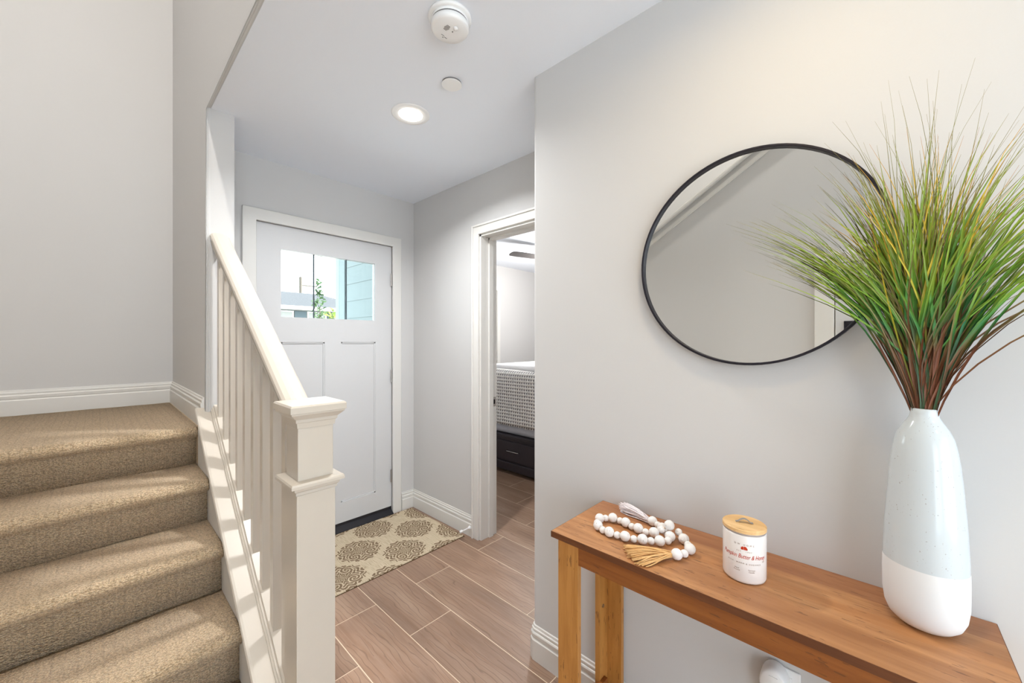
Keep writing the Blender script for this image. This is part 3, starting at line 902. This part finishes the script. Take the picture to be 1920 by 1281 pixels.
for i, (x, y, big) in enumerate(BEADS):
    r = RB if big else RS
    z = TZ + r
    if i == 26: z += 0.022
    if i in (25, 27): z += 0.012
    if big not in bead_me:
        prof = [(r * 0.18, -r * 0.98)] + [(r * math.cos(a), r * 0.98 * math.sin(a)) for a in [(-80 + 20 * k) * PI / 180 for k in range(9)]] + [(r * 0.18, r * 0.98)]
        prof = [(0, -r * 0.98)] + prof[1:-1] + [(0, r * 0.98)]
        ob = finish('wooden_bead', lathe(prof, x, y, z, 18), 'bead', gd, smooth=True, origin=(x, y, z))
        bead_me[big] = ob.data
    else:
        ob = bpy.data.objects.new('wooden_bead', bead_me[big])
        COL.objects.link(ob); ob.parent = gd
        ob.location = Vector((x, y, z)) - WLOC['bead_garland']
    ob.rotation_euler = (random.uniform(-0.4, 0.4), random.uniform(-0.4, 0.4), random.uniform(0, 6))
finish('cord', tube([(x, y, TZ + (RB if b else RS) + (0.022 if i == 26 else 0.012 if i in (25, 27) else 0)) for i, (x, y, b) in enumerate(BEADS)], 0.0014, 6), 'jute', gd)
def tassel(name, p0, ends, mat, n, rad, zlift, label):
    bm = bmesh.new()
    rn = random.Random(3)
    p0 = Vector(p0)
    for k in range(n):
        u = (k + 0.5) / n * (len(ends) - 1)
        i = min(int(u), len(ends) - 2); f = u - i
        e = Vector(ends[i]).lerp(Vector(ends[i + 1]), f) + Vector((rn.uniform(-.006, .006), rn.uniform(-.006, .006), 0))
        lay = rn.random()
        st_ = p0 + Vector((rn.uniform(-.004, .004), rn.uniform(-.004, .004), rn.uniform(-.005, .005)))
        e.z = TZ + rad + lay * zlift
        pts = []
        for q in range(7):
            t = q / 6
            p = st_.lerp(e, t)
            p.z = (st_.z) * (1 - t) ** 1.6 + e.z * (1 - (1 - t) ** 1.6) + 0.006 * math.sin(PI * t) * lay
            p.z = max(p.z, TZ + rad)
            p.x = min(p.x + 0.002 * math.sin(7 * t + k), 1.259 - rad)
            p.y += 0.002 * math.cos(6 * t + k * 1.7)
            pts.append(p)
        tube(pts, [rad] * 6 + [rad * 0.8], 5, bm)
    ob = finish(name, bm, mat, gd, smooth=True, label=label)
    ob['kind'] = 'stuff'
tassel('jute_tassel', (1.046, 0.396, TZ + 0.012), [(1.012, 0.512, 0), (0.992, 0.505, 0), (0.974, 0.485, 0), (0.957, 0.458, 0), (0.956, 0.436, 0)], 'jute', 70, 0.0017, 0.014, 'tan jute tassel')
tassel('white_tassel', (1.1935, 0.524, TZ + 0.012), [(1.250, 0.622, 0), (1.249, 0.640, 0), (1.228, 0.643, 0), (1.212, 0.628, 0)], 'white_yarn', 60, 0.0016, 0.022, 'white yarn tassel')

# ---- candle
cnx, cny, CR = 1.099, 0.240, 0.0470
cn = thing('candle', (cnx, cny, TZ), 'white jar candle with wooden lid and red lettering on the table', 'candle')
finish('jar', lathe([(0, 0.0005), (CR - 0.006, 0.0005), (CR - 0.0015, 0.003), (CR, 0.008), (CR, 0.112), (CR - 0.001, 0.115), (CR - 0.004, 0.1155), (CR - 0.004, 0.10), (0, 0.10)], cnx, cny, TZ, 56), 'ceramic', cn, smooth=True)
finish('glass_rim', lathe([(CR - 0.0035, 0.1155), (CR - 0.001, 0.1158), (CR - 0.001, 0.121), (CR - 0.0035, 0.121)], cnx, cny, TZ, 48), 'jar_glass', cn, smooth=True)
lid = finish('lid', lathe([(0, 0.119), (CR - 0.002, 0.119), (CR + 0.0005, 0.1205), (CR + 0.0005, 0.1275), (CR - 0.001, 0.1290), (0, 0.1292)], cnx, cny, TZ, 56), 'lid_wood', cn, origin=(cnx, cny, TZ + 0.119))
# arched strap handle, lying along the view of the photo from left to right
hd = Vector((0.35, -0.94, 0)).normalized()
hn = Vector((hd.y, -hd.x, 0))
bm = bmesh.new()
ring = []
for k in range(15):
    t = k / 14
    s_ = -0.019 + 0.038 * t
    zz = TZ + 0.1295 + 0.0085 * max(0.0, math.sin(PI * (t - 0.12) / 0.76)) if 0.12 < t < 0.88 else TZ + 0.1295
    c_ = Vector((cnx, cny, 0)) + hd * s_
    ring.append([bm.verts.new((c_.x + hn.x * w, c_.y + hn.y * w, zz + dz)) for w, dz in ((-0.004, 0), (0.004, 0), (0.004, 0.0012), (-0.004, 0.0012))])
for a, b in zip(ring, ring[1:]):
    for k in range(4):
        l = (k + 1) % 4
        bm.faces.new((a[k], a[l], b[l], b[k]))
bm.faces.new(ring[0]); bm.faces.new(list(reversed(ring[-1])))
finish('handle', bm, 'chrome', lid, smooth=False)
# lettering wrapped round the jar
def wrapped_text(name, body_, size, zc, ang, mat, shear=0.0, spacing=1.0, squeeze=1.0):
    cu = bpy.data.curves.new(name, 'FONT')
    cu.body = body_; cu.size = size; cu.align_x = 'CENTER'; cu.align_y = 'CENTER'
    cu.shear = shear; cu.space_character = spacing; cu.resolution_u = 3
    tmp = bpy.data.objects.new(name + '_tmp', cu)
    COL.objects.link(tmp)
    dg = bpy.context.evaluated_depsgraph_get()
    me = bpy.data.meshes.new_from_object(tmp.evaluated_get(dg))
    bpy.data.objects.remove(tmp); bpy.data.curves.remove(cu)
    bm = bmesh.new(); bm.from_mesh(me); bpy.data.meshes.remove(me)
    bmesh.ops.triangulate(bm, faces=bm.faces)
    bmesh.ops.subdivide_edges(bm, edges=[e for e in bm.edges if e.calc_length() > 0.004], cuts=1)
    for v in bm.verts:
        a = ang + v.co.x * squeeze / CR
        zz = zc + v.co.y
        v.co = Vector((cnx + (CR + 0.0004) * math.cos(a), cny + (CR + 0.0004) * math.sin(a), TZ + zz))
    finish(name, bm, mat, cn)
FA = math.atan2(-cny, -cnx)       # side of the jar that faces the room
wrapped_text('printed_title', 'Pumpkin Butter & Honey', 0.0145, 0.066, FA, 'red_print', shear=0.35, squeeze=0.66)
wrapped_text('printed_maker', 'DW HOME', 0.0055, 0.094, FA, 'grey_print', spacing=1.9)
wrapped_text('printed_year', 'EST   1997', 0.0045, 0.078, FA, 'grey_print', spacing=1.6)
wrapped_text('printed_notes', 'RICH, WARM & SUGARED', 0.0045, 0.050, FA, 'grey_print', spacing=1.5)
wrapped_text('printed_column', 'Hand\nPoured', 0.0045, 0.034, FA - 0.33, 'grey_print')
wrapped_text('printed_column', 'Scented\nCandle', 0.0045, 0.034, FA + 0.33, 'grey_print')
wrapped_text('printed_weight', 'NET', 0.004, 0.056, FA + 0.95, 'grey_print')
bm = bmesh.new()
def wv_(pts):
    vs = []
    for u, z in pts:
        a = FA + u / CR
        vs.append(bm.verts.new((cnx + (CR + 0.0004) * math.cos(a), cny + (CR + 0.0004) * math.sin(a), TZ + z)))
    bm.faces.new(vs)
wv_([(-0.0068, 0.0825), (-0.0015, 0.0825), (-0.0015, 0.089), (-0.0035, 0.0905), (-0.0068, 0.0875)])
wv_([(-0.0010, 0.0825), (0.0068, 0.0825), (0.0068, 0.0860), (0.0035, 0.0905), (-0.0010, 0.0905)])
finish('printed_barn', bm, 'red_print', cn)

# ---- vase
vx, vy = 1.160, -0.071
prof = [(0, 0.001), (0.030, 0.001), (0.044, 0.006), (0.0535, 0.016), (0.0595, 0.032), (0.0625, 0.056), (0.0630, 0.10), (0.0620, 0.147), (0.0600, 0.20),
        (0.0575, 0.24), (0.0540, 0.29), (0.0505, 0.33), (0.0465, 0.362), (0.0415, 0.385), (0.0345, 0.402), (0.0265, 0.415), (0.0222, 0.424), (0.0208, 0.432), (0.0204, 0.440), (0.0185, 0.4415), (0.0165, 0.439), (0.0165, 0.41), (0.024, 0.39), (0.0, 0.385)]
finish('tall_vase', lathe(prof, vx, vy, TZ, 64), 'vase', smooth=True, origin=(vx, vy, TZ),
       label='tall bottle-shaped ceramic vase, grey glaze over a white base, on the table', cat='vase')

# ---- ornamental grass in the vase
gr = thing('ornamental_grass', (vx, vy, TZ + 0.40), 'bunch of long green artificial grass standing in the tall vase', 'plant')
rg_ = random.Random(21)
def lerp3(a, b, t): return tuple(a[i] + (b[i] - a[i]) * t for i in range(3))
BROWN, DBROWN = lin(120, 72, 50), lin(62, 34, 24)
TEAL, GREEN, LIME, YEL, TAN = lin(18, 116, 76), lin(76, 136, 38), lin(150, 178, 48), lin(216, 176, 52), lin(140, 126, 76)
def grad(stops, t):
    for (p0, c0), (p1, c1) in zip(stops, stops[1:]):
        if t <= p1:
            return lerp3(c0, c1, (t - p0) / max(1e-6, p1 - p0))
    return stops[-1][1]
def blades(name, count, hmin, hmax, spread, width, stops_fn, label, t0=0.0, lean=None, droop=0.09):
    bm = bmesh.new()
    lay = bm.loops.layers.float_color.new('tint')
    top = Vector((vx, vy, TZ + 0.405))
    for k in range(count):
        L = rg_.uniform(hmin, hmax)
        if lean is None:
            az = rg_.uniform(0, 2 * PI)
            sp = spread * (rg_.random() ** 0.7)
        else:
            az = lean[0] + rg_.uniform(-lean[1], lean[1])
            sp = spread * rg_.uniform(0.7, 1.15)
        dx, dy = math.cos(az), math.sin(az)
        dx *= 0.16 if dx > 0 else 0.60      # the wall is behind, so the bunch spreads along it
        base = top + Vector((rg_.uniform(-0.011, 0.011), rg_.uniform(-0.011, 0.011), 0))
        bend = rg_.uniform(0.7, 1.6)
        N = 9
        pts = []
        wig = rg_.uniform(-0.022, 0.022); kink = rg_.uniform(-0.05, 0.06)
        for q in range(N):
            t = q / (N - 1)
            o = sp * (0.16 * t + 0.84 * (0.75 + 0.25 * bend) * t ** 2.2)
            h = L * (t - droop * (sp / 0.25) * bend * t * t * t)
            p = base + Vector((dx * o, dy * o + wig * math.sin(4 * t) + kink * t ** 4 * (1 if dy > 0 else -1), h))
            if p.x > 1.222: p.x = 1.222 + 0.006 * (1 - math.exp(-(p.x - 1.222) / 0.02))
            pts.append(p)
        w0 = width * rg_.uniform(0.6, 1.25)
        stops = stops_fn()
        fa = rg_.uniform(-0.9, 0.9)
        side0 = Vector((math.sin(fa) * 0.7 - dy * 0.2, math.cos(fa), 0)).normalized()
        prev = None
        for q in range(N):
            t = q / (N - 1)
            if t < t0: continue
            w = w0 * (0.75 + 0.6 * math.sin(PI * min(1, t * 1.15))) * (1 - t ** 4) + 0.0003
            tan = (pts[min(q + 1, N - 1)] - pts[max(q - 1, 0)]).normalized()
            sd_ = (side0 - tan * side0.dot(tan)).normalized()
            nn = tan.cross(sd_)
            a = bm.verts.new(pts[q] - sd_ * w / 2 + nn * w * 0.22)
            m = bm.verts.new(pts[q])
            b = bm.verts.new(pts[q] + sd_ * w / 2 + nn * w * 0.22)
            c = grad(stops, t)
            if prev:
                for f_ in ((prev[0], prev[1], m, a), (prev[1], prev[2], b, m)):
                    f = bm.faces.new(f_)
                    for lp in f.loops:
                        lp[lay] = (*(c if lp.vert in (a, m, b) else prev[3]), 1)
            prev = (a, m, b, c)
    for f in bm.faces: f.smooth = True
    me_o = finish(name, bm, 'grass', gr, label=label)
    me_o['kind'] = 'stuff'
    return me_o
def g_green():
    v = rg_.random()
    a = lerp3(TEAL, GREEN, v * 0.8); b = lerp3(GREEN, LIME, rg_.random()); tip = lerp3(LIME, TAN, rg_.random())
    lo = BROWN if rg_.random() < 0.6 else lerp3(DBROWN, TEAL, 0.4)
    q0 = rg_.uniform(0.26, 0.42)
    return [(0, lo), (q0, lo), (q0 + 0.10, a), (0.64, b), (0.90, tip), (1, TAN)]
def g_stem():
    v = rg_.random()
    b = lerp3(BROWN, DBROWN, v)
    return [(0, b), (0.5, lerp3(b, TAN, 0.2)), (0.8, lerp3(TAN, GREEN, 0.3)), (1, TAN)]
def g_yel():
    return [(0, BROWN), (0.25, lerp3(BROWN, GREEN, 0.5)), (0.5, lerp3(LIME, YEL, 0.4)), (0.85, YEL), (1, lin(170, 110, 40))]
blades('green_blades', 150, 0.38, 0.62, 0.185, 0.0034, g_green, 'green grass blades')
blades('broad_blades', 75, 0.36, 0.54, 0.15, 0.0062, g_green, 'broader green grass blades')
blades('side_blades', 44, 0.38, 0.55, 0.28, 0.0026, g_green, 'grass blades leaning along the wall', lean=(PI / 2 + 0.12, 0.35), droop=0.05)
blades('side_blades', 50, 0.40, 0.58, 0.25, 0.0028, g_green, 'grass blades leaning along the wall', lean=(-PI / 2 - 0.2, 0.4), droop=0.06)
blades('yellow_blades', 48, 0.44, 0.64, 0.16, 0.0026, g_yel, 'yellowed grass blades')
blades('brown_stems', 190, 0.30, 0.46, 0.15, 0.0022, g_stem, 'thin brown stems')
blades('stray_stems', 7, 0.34, 0.50, 0.36, 0.0022, g_stem, 'brown stems straying sideways', lean=(-PI / 2 - 0.15, 0.2))
blades('fine_tips', 34, 0.58, 0.76, 0.19, 0.0011, g_stem, 'hair-thin taller stems')

# ---- mirror
my, mz, mr = 0.268, 1.560, 0.300
mi = thing('round_mirror', (MX, my, mz - mr), 'round wall mirror in a thin black frame above the console table', 'mirror')
def ringx(prof, segs=96):
    """profile (r, depth) turned about the x axis through the mirror's middle; depth is measured out from the wall"""
    bm = bmesh.new(); rings = []
    for r, d in prof:
        rings.append([bm.verts.new((MX - d, my + r * math.cos(2 * PI * k / segs), mz + r * math.sin(2 * PI * k / segs))) for k in range(segs)])
    n = len(rings)
    return bm, rings
bm, rings = ringx([(mr, 0.004), (mr, 0.030), (mr - 0.0065, 0.030), (mr - 0.0065, 0.004)])
for a, b in zip(rings, rings[1:] + rings[:1]):
    for k in range(96):
        l = (k + 1) % 96
        bm.faces.new((a[k], a[l], b[l], b[k]))
finish('frame', bm, 'black_metal', mi, bevel=0.001)
bm, rings = ringx([(mr - 0.0066, 0.006), (mr - 0.0066, 0.019)])
for a, b in zip(rings, rings[1:]):
    for k in range(96):
        l = (k + 1) % 96
        bm.faces.new((a[k], a[l], b[l], b[k]))
bm.faces.new(rings[0]); bm.faces.new(rings[1])
finish('mirror_glass', bm, 'mirror', mi)
finish('hanger', box(MX - 0.006, MX, my - 0.03, my + 0.03, mz + mr - 0.06, mz + mr - 0.04), 'nickel', mi)

# ---- plug-in device on an outlet under the table
po = thing('wall_outlet', (MX, 0.185, 0.34), 'white wall outlet plate below the console table', 'outlet')
finish('cover_plate', box(MX - 0.005, MX, 0.145, 0.218, 0.34, 0.455), 'plastic', po, bevel=0.003)
finish('socket_face', box(MX - 0.0065, MX - 0.004, 0.163, 0.200, 0.36, 0.435), 'plastic', po)
pl = thing('plug_in_diffuser', (1.24, 0.198, 0.36), 'white rounded plug-in diffuser stuck in the wall outlet', 'diffuser')
bm = bmesh.new()
N = 28
prs = [(1.2560, 0.92), (1.250, 1.0), (1.222, 1.0), (1.214, 0.95), (1.210, 0.84)]
rings = []
for x, s_ in prs:
    rings.append([bm.verts.new((x, 0.198 + 0.033 * s_ * math.cos(2 * PI * k / N), 0.420 + (0.048 if math.sin(2 * PI * k / N) > 0 else 0.058) * s_ * math.sin(2 * PI * k / N))) for k in range(N)])
for a, b in zip(rings, rings[1:]):
    for k in range(N):
        l = (k + 1) % N
        bm.faces.new((a[k], a[l], b[l], b[k]))
bm.faces.new(rings[0]); bm.faces.new(list(reversed(rings[-1])))
finish('housing', bm, 'plastic', pl, smooth=True)
finish('scent_slot', box(1.2085, 1.2105, 0.188, 0.208, 0.446, 0.449), 'plastic', pl)

# ================================================================== BEDROOM
bd = thing('bed_frame', (3.85, 2.3, 0), 'dark espresso storage bed frame with a drawer in the bedroom', 'bed')
bY0, bY1 = 1.50, 3.12
finish('base', box(2.815, 4.9, bY0 + 0.01, bY1 - 0.01, 0.045, 0.365), 'espresso', bd)
finish('top_rail', box(2.795, 4.91, bY0, bY1, 0.365, 0.398), 'espresso', bd, bevel=0.004)
finish('bottom_rail', box(2.798, 4.9, bY0, bY1, 0.045, 0.125), 'espresso', bd, bevel=0.006)
for (a, b) in ((bY0 + 0.03, 2.28), (2.31, bY1 - 0.03)):
    dr = finish('drawer', box(2.800, 2.816, a, b, 0.14, 0.335), 'espresso', bd, bevel=0.004)
    m = 2.60 if a > 2 else (a + b) / 2
    finish('handle', tube([(2.800, m - 0.075, 0.245), (2.782, m - 0.075, 0.245), (2.778, m - 0.07, 0.245), (2.778, m + 0.07, 0.245), (2.782, m + 0.075, 0.245), (2.800, m + 0.075, 0.245)], 0.005, 8), 'chrome', dr, label='brushed steel bar handle')
for (x, y) in ((2.84, bY0 + 0.05), (2.84, bY1 - 0.05), (4.86, bY0 + 0.05), (4.86, bY1 - 0.05)):
    finish('foot', box(x - 0.03, x + 0.03, y - 0.03, y + 0.03, 0, 0.046), 'espresso', bd)
finish('mattress', box(2.82, 4.88, bY0 + 0.02, bY1 - 0.02, 0.3985, 0.93), 'sheet', bevel=0.05, segs=4, label='mattress in a grey sheet on the espresso bed frame', cat='mattress')
def cloth(name, mat, x0, x1, y0, y1, ztop, zdrop, label, cat, amp, thick):
    """a cover lying over the foot of the bed and hanging down its end"""
    bm = bmesh.new()
    path = []
    for k in range(10):
        t = k / 9
        path.append((x0 - 0.0 + 0.004 * math.sin(5 * t), zdrop + (ztop - 0.06 - zdrop) * t))
    for k in range(1, 6):
        a = PI - k * (PI / 2) / 5
        path.append((x0 + 0.06 + 0.06 * math.cos(a), ztop - 0.06 + 0.06 * math.sin(a)))
    for k in range(1, 7):
        path.append((x0 + 0.06 + (x1 - x0 - 0.06) * k / 6, ztop))
    M = 60
    rows = []
    for j in range(M + 1):
        y = y0 + (y1 - y0) * j / M
        row = []
        for i, (x, z) in enumerate(path):
            dn = max(0.0, 1 - i / 9)
            wob = amp * dn * math.sin(y * 23) * 0.6 + amp * 0.25 * math.sin(y * 9 + i)
            zz = z + (0.012 * abs(math.sin(y * 45)) if i == 0 else 0) + (0.01 * math.sin(y * 4 + x * 3) if i > 13 else 0)
            row.append(bm.verts.new((x - abs(wob), y, zz)))
        rows.append(row)
    for a, b in zip(rows, rows[1:]):
        for i in range(len(path) - 1):
            bm.faces.new((a[i], a[i + 1], b[i + 1], b[i]))
    ob = finish(name, bm, mat, smooth=True, label=label, cat=cat)
    md = ob.modifiers.new('thickness', 'SOLIDIFY'); md.thickness = thick; md.offset = 0
    return ob
finish('duvet', box(2.93, 4.86, bY0 + 0.03, bY1 - 0.03, 0.9305, 1.085), 'duvet', bevel=0.045, segs=4, label='white duvet lying on top of the mattress', cat='duvet')
cloth('throw_blanket', 'throw', 2.803, 2.905, bY0 + 0.02, bY1 - 0.02, 1.03, 0.485, 'white and grey honeycomb throw hanging over the bed end', 'blanket', 0.010, 0.006)

w1 = thing('window_1', ((WX0 + WX1) / 2, 4.10, WZ0), kind='structure', label='bright bedroom window behind white louvred shutters', cat='window')
bm = prism([(WX0 - 0.06, WZ0 - 0.06), (WX1 + 0.06, WZ0 - 0.06), (WX1 + 0.06, WZ1 + 0.06), (WX0 - 0.06, WZ1 + 0.06), (WX0 - 0.06, WZ0), (WX0, WZ0), (WX0, WZ1), (WX1, WZ1), (WX1, WZ0), (WX0 - 0.06, WZ0 - 0.001)], 4.030, 4.05, 1)
bm.free()
bm = box(WX0 - 0.06, WX0, 4.032, 4.05, WZ0 - 0.06, WZ1 + 0.06); box(WX1, WX1 + 0.06, 4.032, 4.05, WZ0 - 0.06, WZ1 + 0.06, bm)
box(WX0, WX1, 4.032, 4.05, WZ1, WZ1 + 0.06, bm); box(WX0, WX1, 4.032, 4.05, WZ0 - 0.06, WZ0, bm)
finish('casing', bm, 'trim', w1)
finish('pane', box(WX0, WX1, 4.14, 4.146, WZ0, WZ1), 'glass', w1)
bm = box(WX0, WX0 + 0.035, 4.06, 4.085, WZ0, WZ1); box(WX1 - 0.03, WX1, 4.06, 4.085, WZ0, WZ1, bm); box(3.49, 3.53, 4.06, 4.085, WZ0, WZ1, bm)
box(WX0, WX1, 4.06, 4.085, WZ0, WZ0 + 0.04, bm); box(WX0, WX1, 4.06, 4.085, WZ1 - 0.04, WZ1, bm)
finish('shutter_frame', bm, 'trim', w1)
for half in ((WX0 + 0.036, 3.489), (3.531, WX1 - 0.031)):
    me0 = None
    for k in range(12):
        z = WZ0 + 0.08 + k * 0.0795
        if me0 is None:
            bm = bmesh.new()
            lathe_pts = [(-0.030, -0.0), (0.0, 0.005), (0.030, 0.0), (0.0, -0.005)]
            ca, sa_ = math.cos(0.15), math.sin(0.15)
            poly = [(4.072 + p * ca - q * sa_, z + p * sa_ + q * ca) for p, q in lathe_pts]
            ob = finish('louvre', prism(poly, half[0], half[1], 0), 'trim', w1, origin=((half[0] + half[1]) / 2, 4.072, z))
            me0 = ob.data
        else:
            ob = bpy.data.objects.new('louvre', me0); COL.objects.link(ob); ob.parent = w1
            ob.location = Vector(((half[0] + half[1]) / 2, 4.072, z)) - WLOC['window_1']

fcx, fcy, fz = 3.765, 2.77, 2.30
fn = thing('ceiling_fan', (fcx, fcy, CZ), 'dark bladed ceiling fan on the bedroom ceiling', 'fan')
finish('downrod', tube([(fcx, fcy, CZ - 0.0005), (fcx, fcy, 2.33)], 0.012, 10), 'nickel', fn)
finish('canopy', lathe([(0, -0.0005), (0.06, -0.0005), (0.06, -0.02), (0.03, -0.045), (0, -0.045)], fcx, fcy, CZ, 24), 'nickel', fn, smooth=True)
finish('motor', lathe([(0, 0.05), (0.07, 0.045), (0.095, 0.02), (0.095, -0.03), (0.07, -0.05), (0, -0.05)], fcx, fcy, fz, 28), 'nickel', fn, smooth=True)
glb = finish('added_light_bowl', lathe([(0.0, -0.051), (0.075, -0.052), (0.085, -0.07), (0.07, -0.095), (0.035, -0.11), (0, -0.113)], fcx, fcy, fz, 24), 'lamp', fn, smooth=True)  # unseen light kit added to brighten the bedroom
for k in range(3):
    a = math.atan2(0.277, -0.961) + k * 2 * PI / 3
    d = Vector((math.cos(a), math.sin(a), 0)); n = Vector((-d.y, d.x, 0))
    bm = bmesh.new()
    pts = []
    for r, w in ((0.09, 0.03), (0.18, 0.05), (0.35, 0.062), (0.55, 0.066), (0.64, 0.058), (0.66, 0.03)):
        pts.append((r, w))
    top, bot = [], []
    for sgn, seq in ((1, pts), (-1, list(reversed(pts)))):
        for r, w in seq:
            c_ = Vector((fcx, fcy, 0)) + d * r + n * (w * sgn)
            zt = fz + 0.010 * sgn * w / 0.06
            top.append(bm.verts.new((c_.x, c_.y, zt + 0.003))); bot.append(bm.verts.new((c_.x, c_.y, zt - 0.003)))
    bm.faces.new(top); bm.faces.new(list(reversed(bot)))
    for i in range(len(top)):
        j = (i + 1) % len(top)
        bm.faces.new((top[i], top[j], bot[j], bot[i]))
    finish('blade', bm, 'fan', fn)
L = bpy.data.lights.new('bedroom_fill_lamp', 'POINT'); L.energy = BED_W; L.shadow_soft_size = 0.09; L.color = (1.0, 0.97, 0.93)  # fill light added below the fan
lo = bpy.data.objects.new('bedroom_fill_lamp', L); COL.objects.link(lo); lo.parent = fn; lo.location = (0, 0, fz - CZ - 0.21)

# ================================================================== OUTSIDE THE DOOR
finish('ground_outside', box(-30, 40, 2.88, 60, -0.30, -0.12), 'concrete', kind='structure')
bm = box(0.49, 2.3, 2.88, 4.9, -0.12, -0.02)
finish('floor_porch', bm, 'concrete', kind='structure')
finish('ceiling_porch', box(0.49, 2.3, 2.88, 4.9, 2.62, 2.74), 'ceiling', kind='structure')
sw = thing('porch_siding', (1.79, 3.46, 0), 'pale blue lap siding on the porch wall seen through the door', 'siding')
for k in range(15):
    z = -0.01 + k * 0.175
    poly = [(1.7985, z), (1.784, z), (1.790, z + 0.183), (1.7985, z + 0.183)]
    finish('siding_board', prism([(x, zz) for x, zz in poly], 2.885, 4.06, 1), 'siding', sw)
finish('corner_board', box(1.778, 1.80, 4.06, 4.185, 0, 2.6), 'siding', sw)
finish('porch_post', box(1.93, 2.03, 4.55, 4.65, -0.02, 2.62), 'post', label='pale green square porch post outside the entry door', cat='post', bevel=0.006)

# the house across the street
hs = thing('neighbour_house', (3.0, 24, -0.12), 'low white house with a grey hip roof across the street', 'house')
finish('walls', box(-6, 10.2, 20, 28, -0.12, 2.95), 'house', hs)
bm = bmesh.new()
e = [(-6.5, 19.5, 2.95), (10.7, 19.5, 2.95), (10.7, 28.5, 2.95), (-6.5, 28.5, 2.95)]
rgd = [(-2.5, 24, 4.1), (9.0, 24, 4.1)]
ev = [bm.verts.new(p) for p in e]; rv = [bm.verts.new(p) for p in rgd]
for f in ((ev[0], ev[1], rv[1], rv[0]), (ev[1], ev[2], rv[1]), (ev[2], ev[3], rv[0], rv[1]), (ev[3], ev[0], rv[0]), tuple(reversed(ev))):
    bm.faces.new(f)
rf = finish('roof', bm, 'roof', hs)
finish('fascia', box(-6.5, 10.7, 19.46, 19.52, 2.80, 2.97), 'trim', rf)
for xw in (5.9, 7.4):
    wn = finish('window', box(xw - 0.45, xw + 0.45, 19.94, 20.02, 1.5, 2.76), 'trim', hs)
    finish('pane', box(xw - 0.38, xw + 0.38, 19.92, 19.95, 1.57, 2.70), 'house', wn)
    for s_ in (-1, 1):
        finish('shutter', box(xw + s_ * 0.62 - 0.13, xw + s_ * 0.62 + 0.13, 19.93, 20.0, 1.5, 2.76), 'shutter_dark', wn)
up = thing('utility_pole', (10.0, 30, -0.12), 'slim utility pole with an overhead wire behind the house across the street', 'pole')
finish('mast', tube([(10.0, 30, -0.12), (10.0, 30, 5.93)], 0.10, 8), 'pole', up)
finish('cross_arm', box(10.0, 11.1, 29.95, 30.05, 5.3, 5.38), 'pole', up)
finish('insulator_rod', tube([(10.0, 30, 5.92), (10.0, 30, 6.44)], 0.02, 6), 'pole', up)
pts = []
for k in range(25):
    t = k / 24
    pts.append((-14.0 + 48 * t, 30, 6.42 + 0.7 * (2 * t - 1) ** 2))
finish('overhead_wire', tube(pts, 0.016, 5), 'plastic_grey', up, label='thin overhead wire')

def foliage(name, loc, rad, n, leaf, mat, label, trunk_h, seed):
    rn = random.Random(seed)
    t = thing(name, loc, label, 'tree' if trunk_h > 0.6 else 'bush')
    bm = bmesh.new()
    for k in range(n):
        while True:
            p = Vector((rn.uniform(-1, 1), rn.uniform(-1, 1), rn.uniform(-1, 1)))
            if p.length < 1: break
        c_ = Vector(loc) + Vector((p.x * rad[0], p.y * rad[1], trunk_h + rad[2] + p.z * rad[2]))
        u = Vector((rn.uniform(-1, 1), rn.uniform(-1, 1), rn.uniform(-1, 1))).normalized()
        w = u.orthogonal().normalized()
        s_ = leaf * rn.uniform(0.6, 1.3)
        q = [c_ + u * s_, c_ + w * s_ * 0.45, c_ - u * s_, c_ - w * s_ * 0.45]
        bm.faces.new([bm.verts.new(v) for v in q])
    o = finish('leaves', bm, mat, t); o['kind'] = 'stuff'
    finish('stem', tube([Vector(loc), Vector(loc) + Vector((0.02, 0, trunk_h + rad[2] * 1.4))], [0.03, 0.01], 6), 'pole', t)
foliage('slender_shrub', (3.0, 8.0, -0.12), (0.13, 0.13, 1.0), 240, 0.06, 'leaf_dark', 'slender young tree standing in the front yard outside', 0.7, 4)
foliage('round_bush', (5.6, 13.6, -0.12), (0.7, 0.6, 1.15), 500, 0.11, 'leaf', 'yellow green bush in front of the house across the street', 0.3, 5)
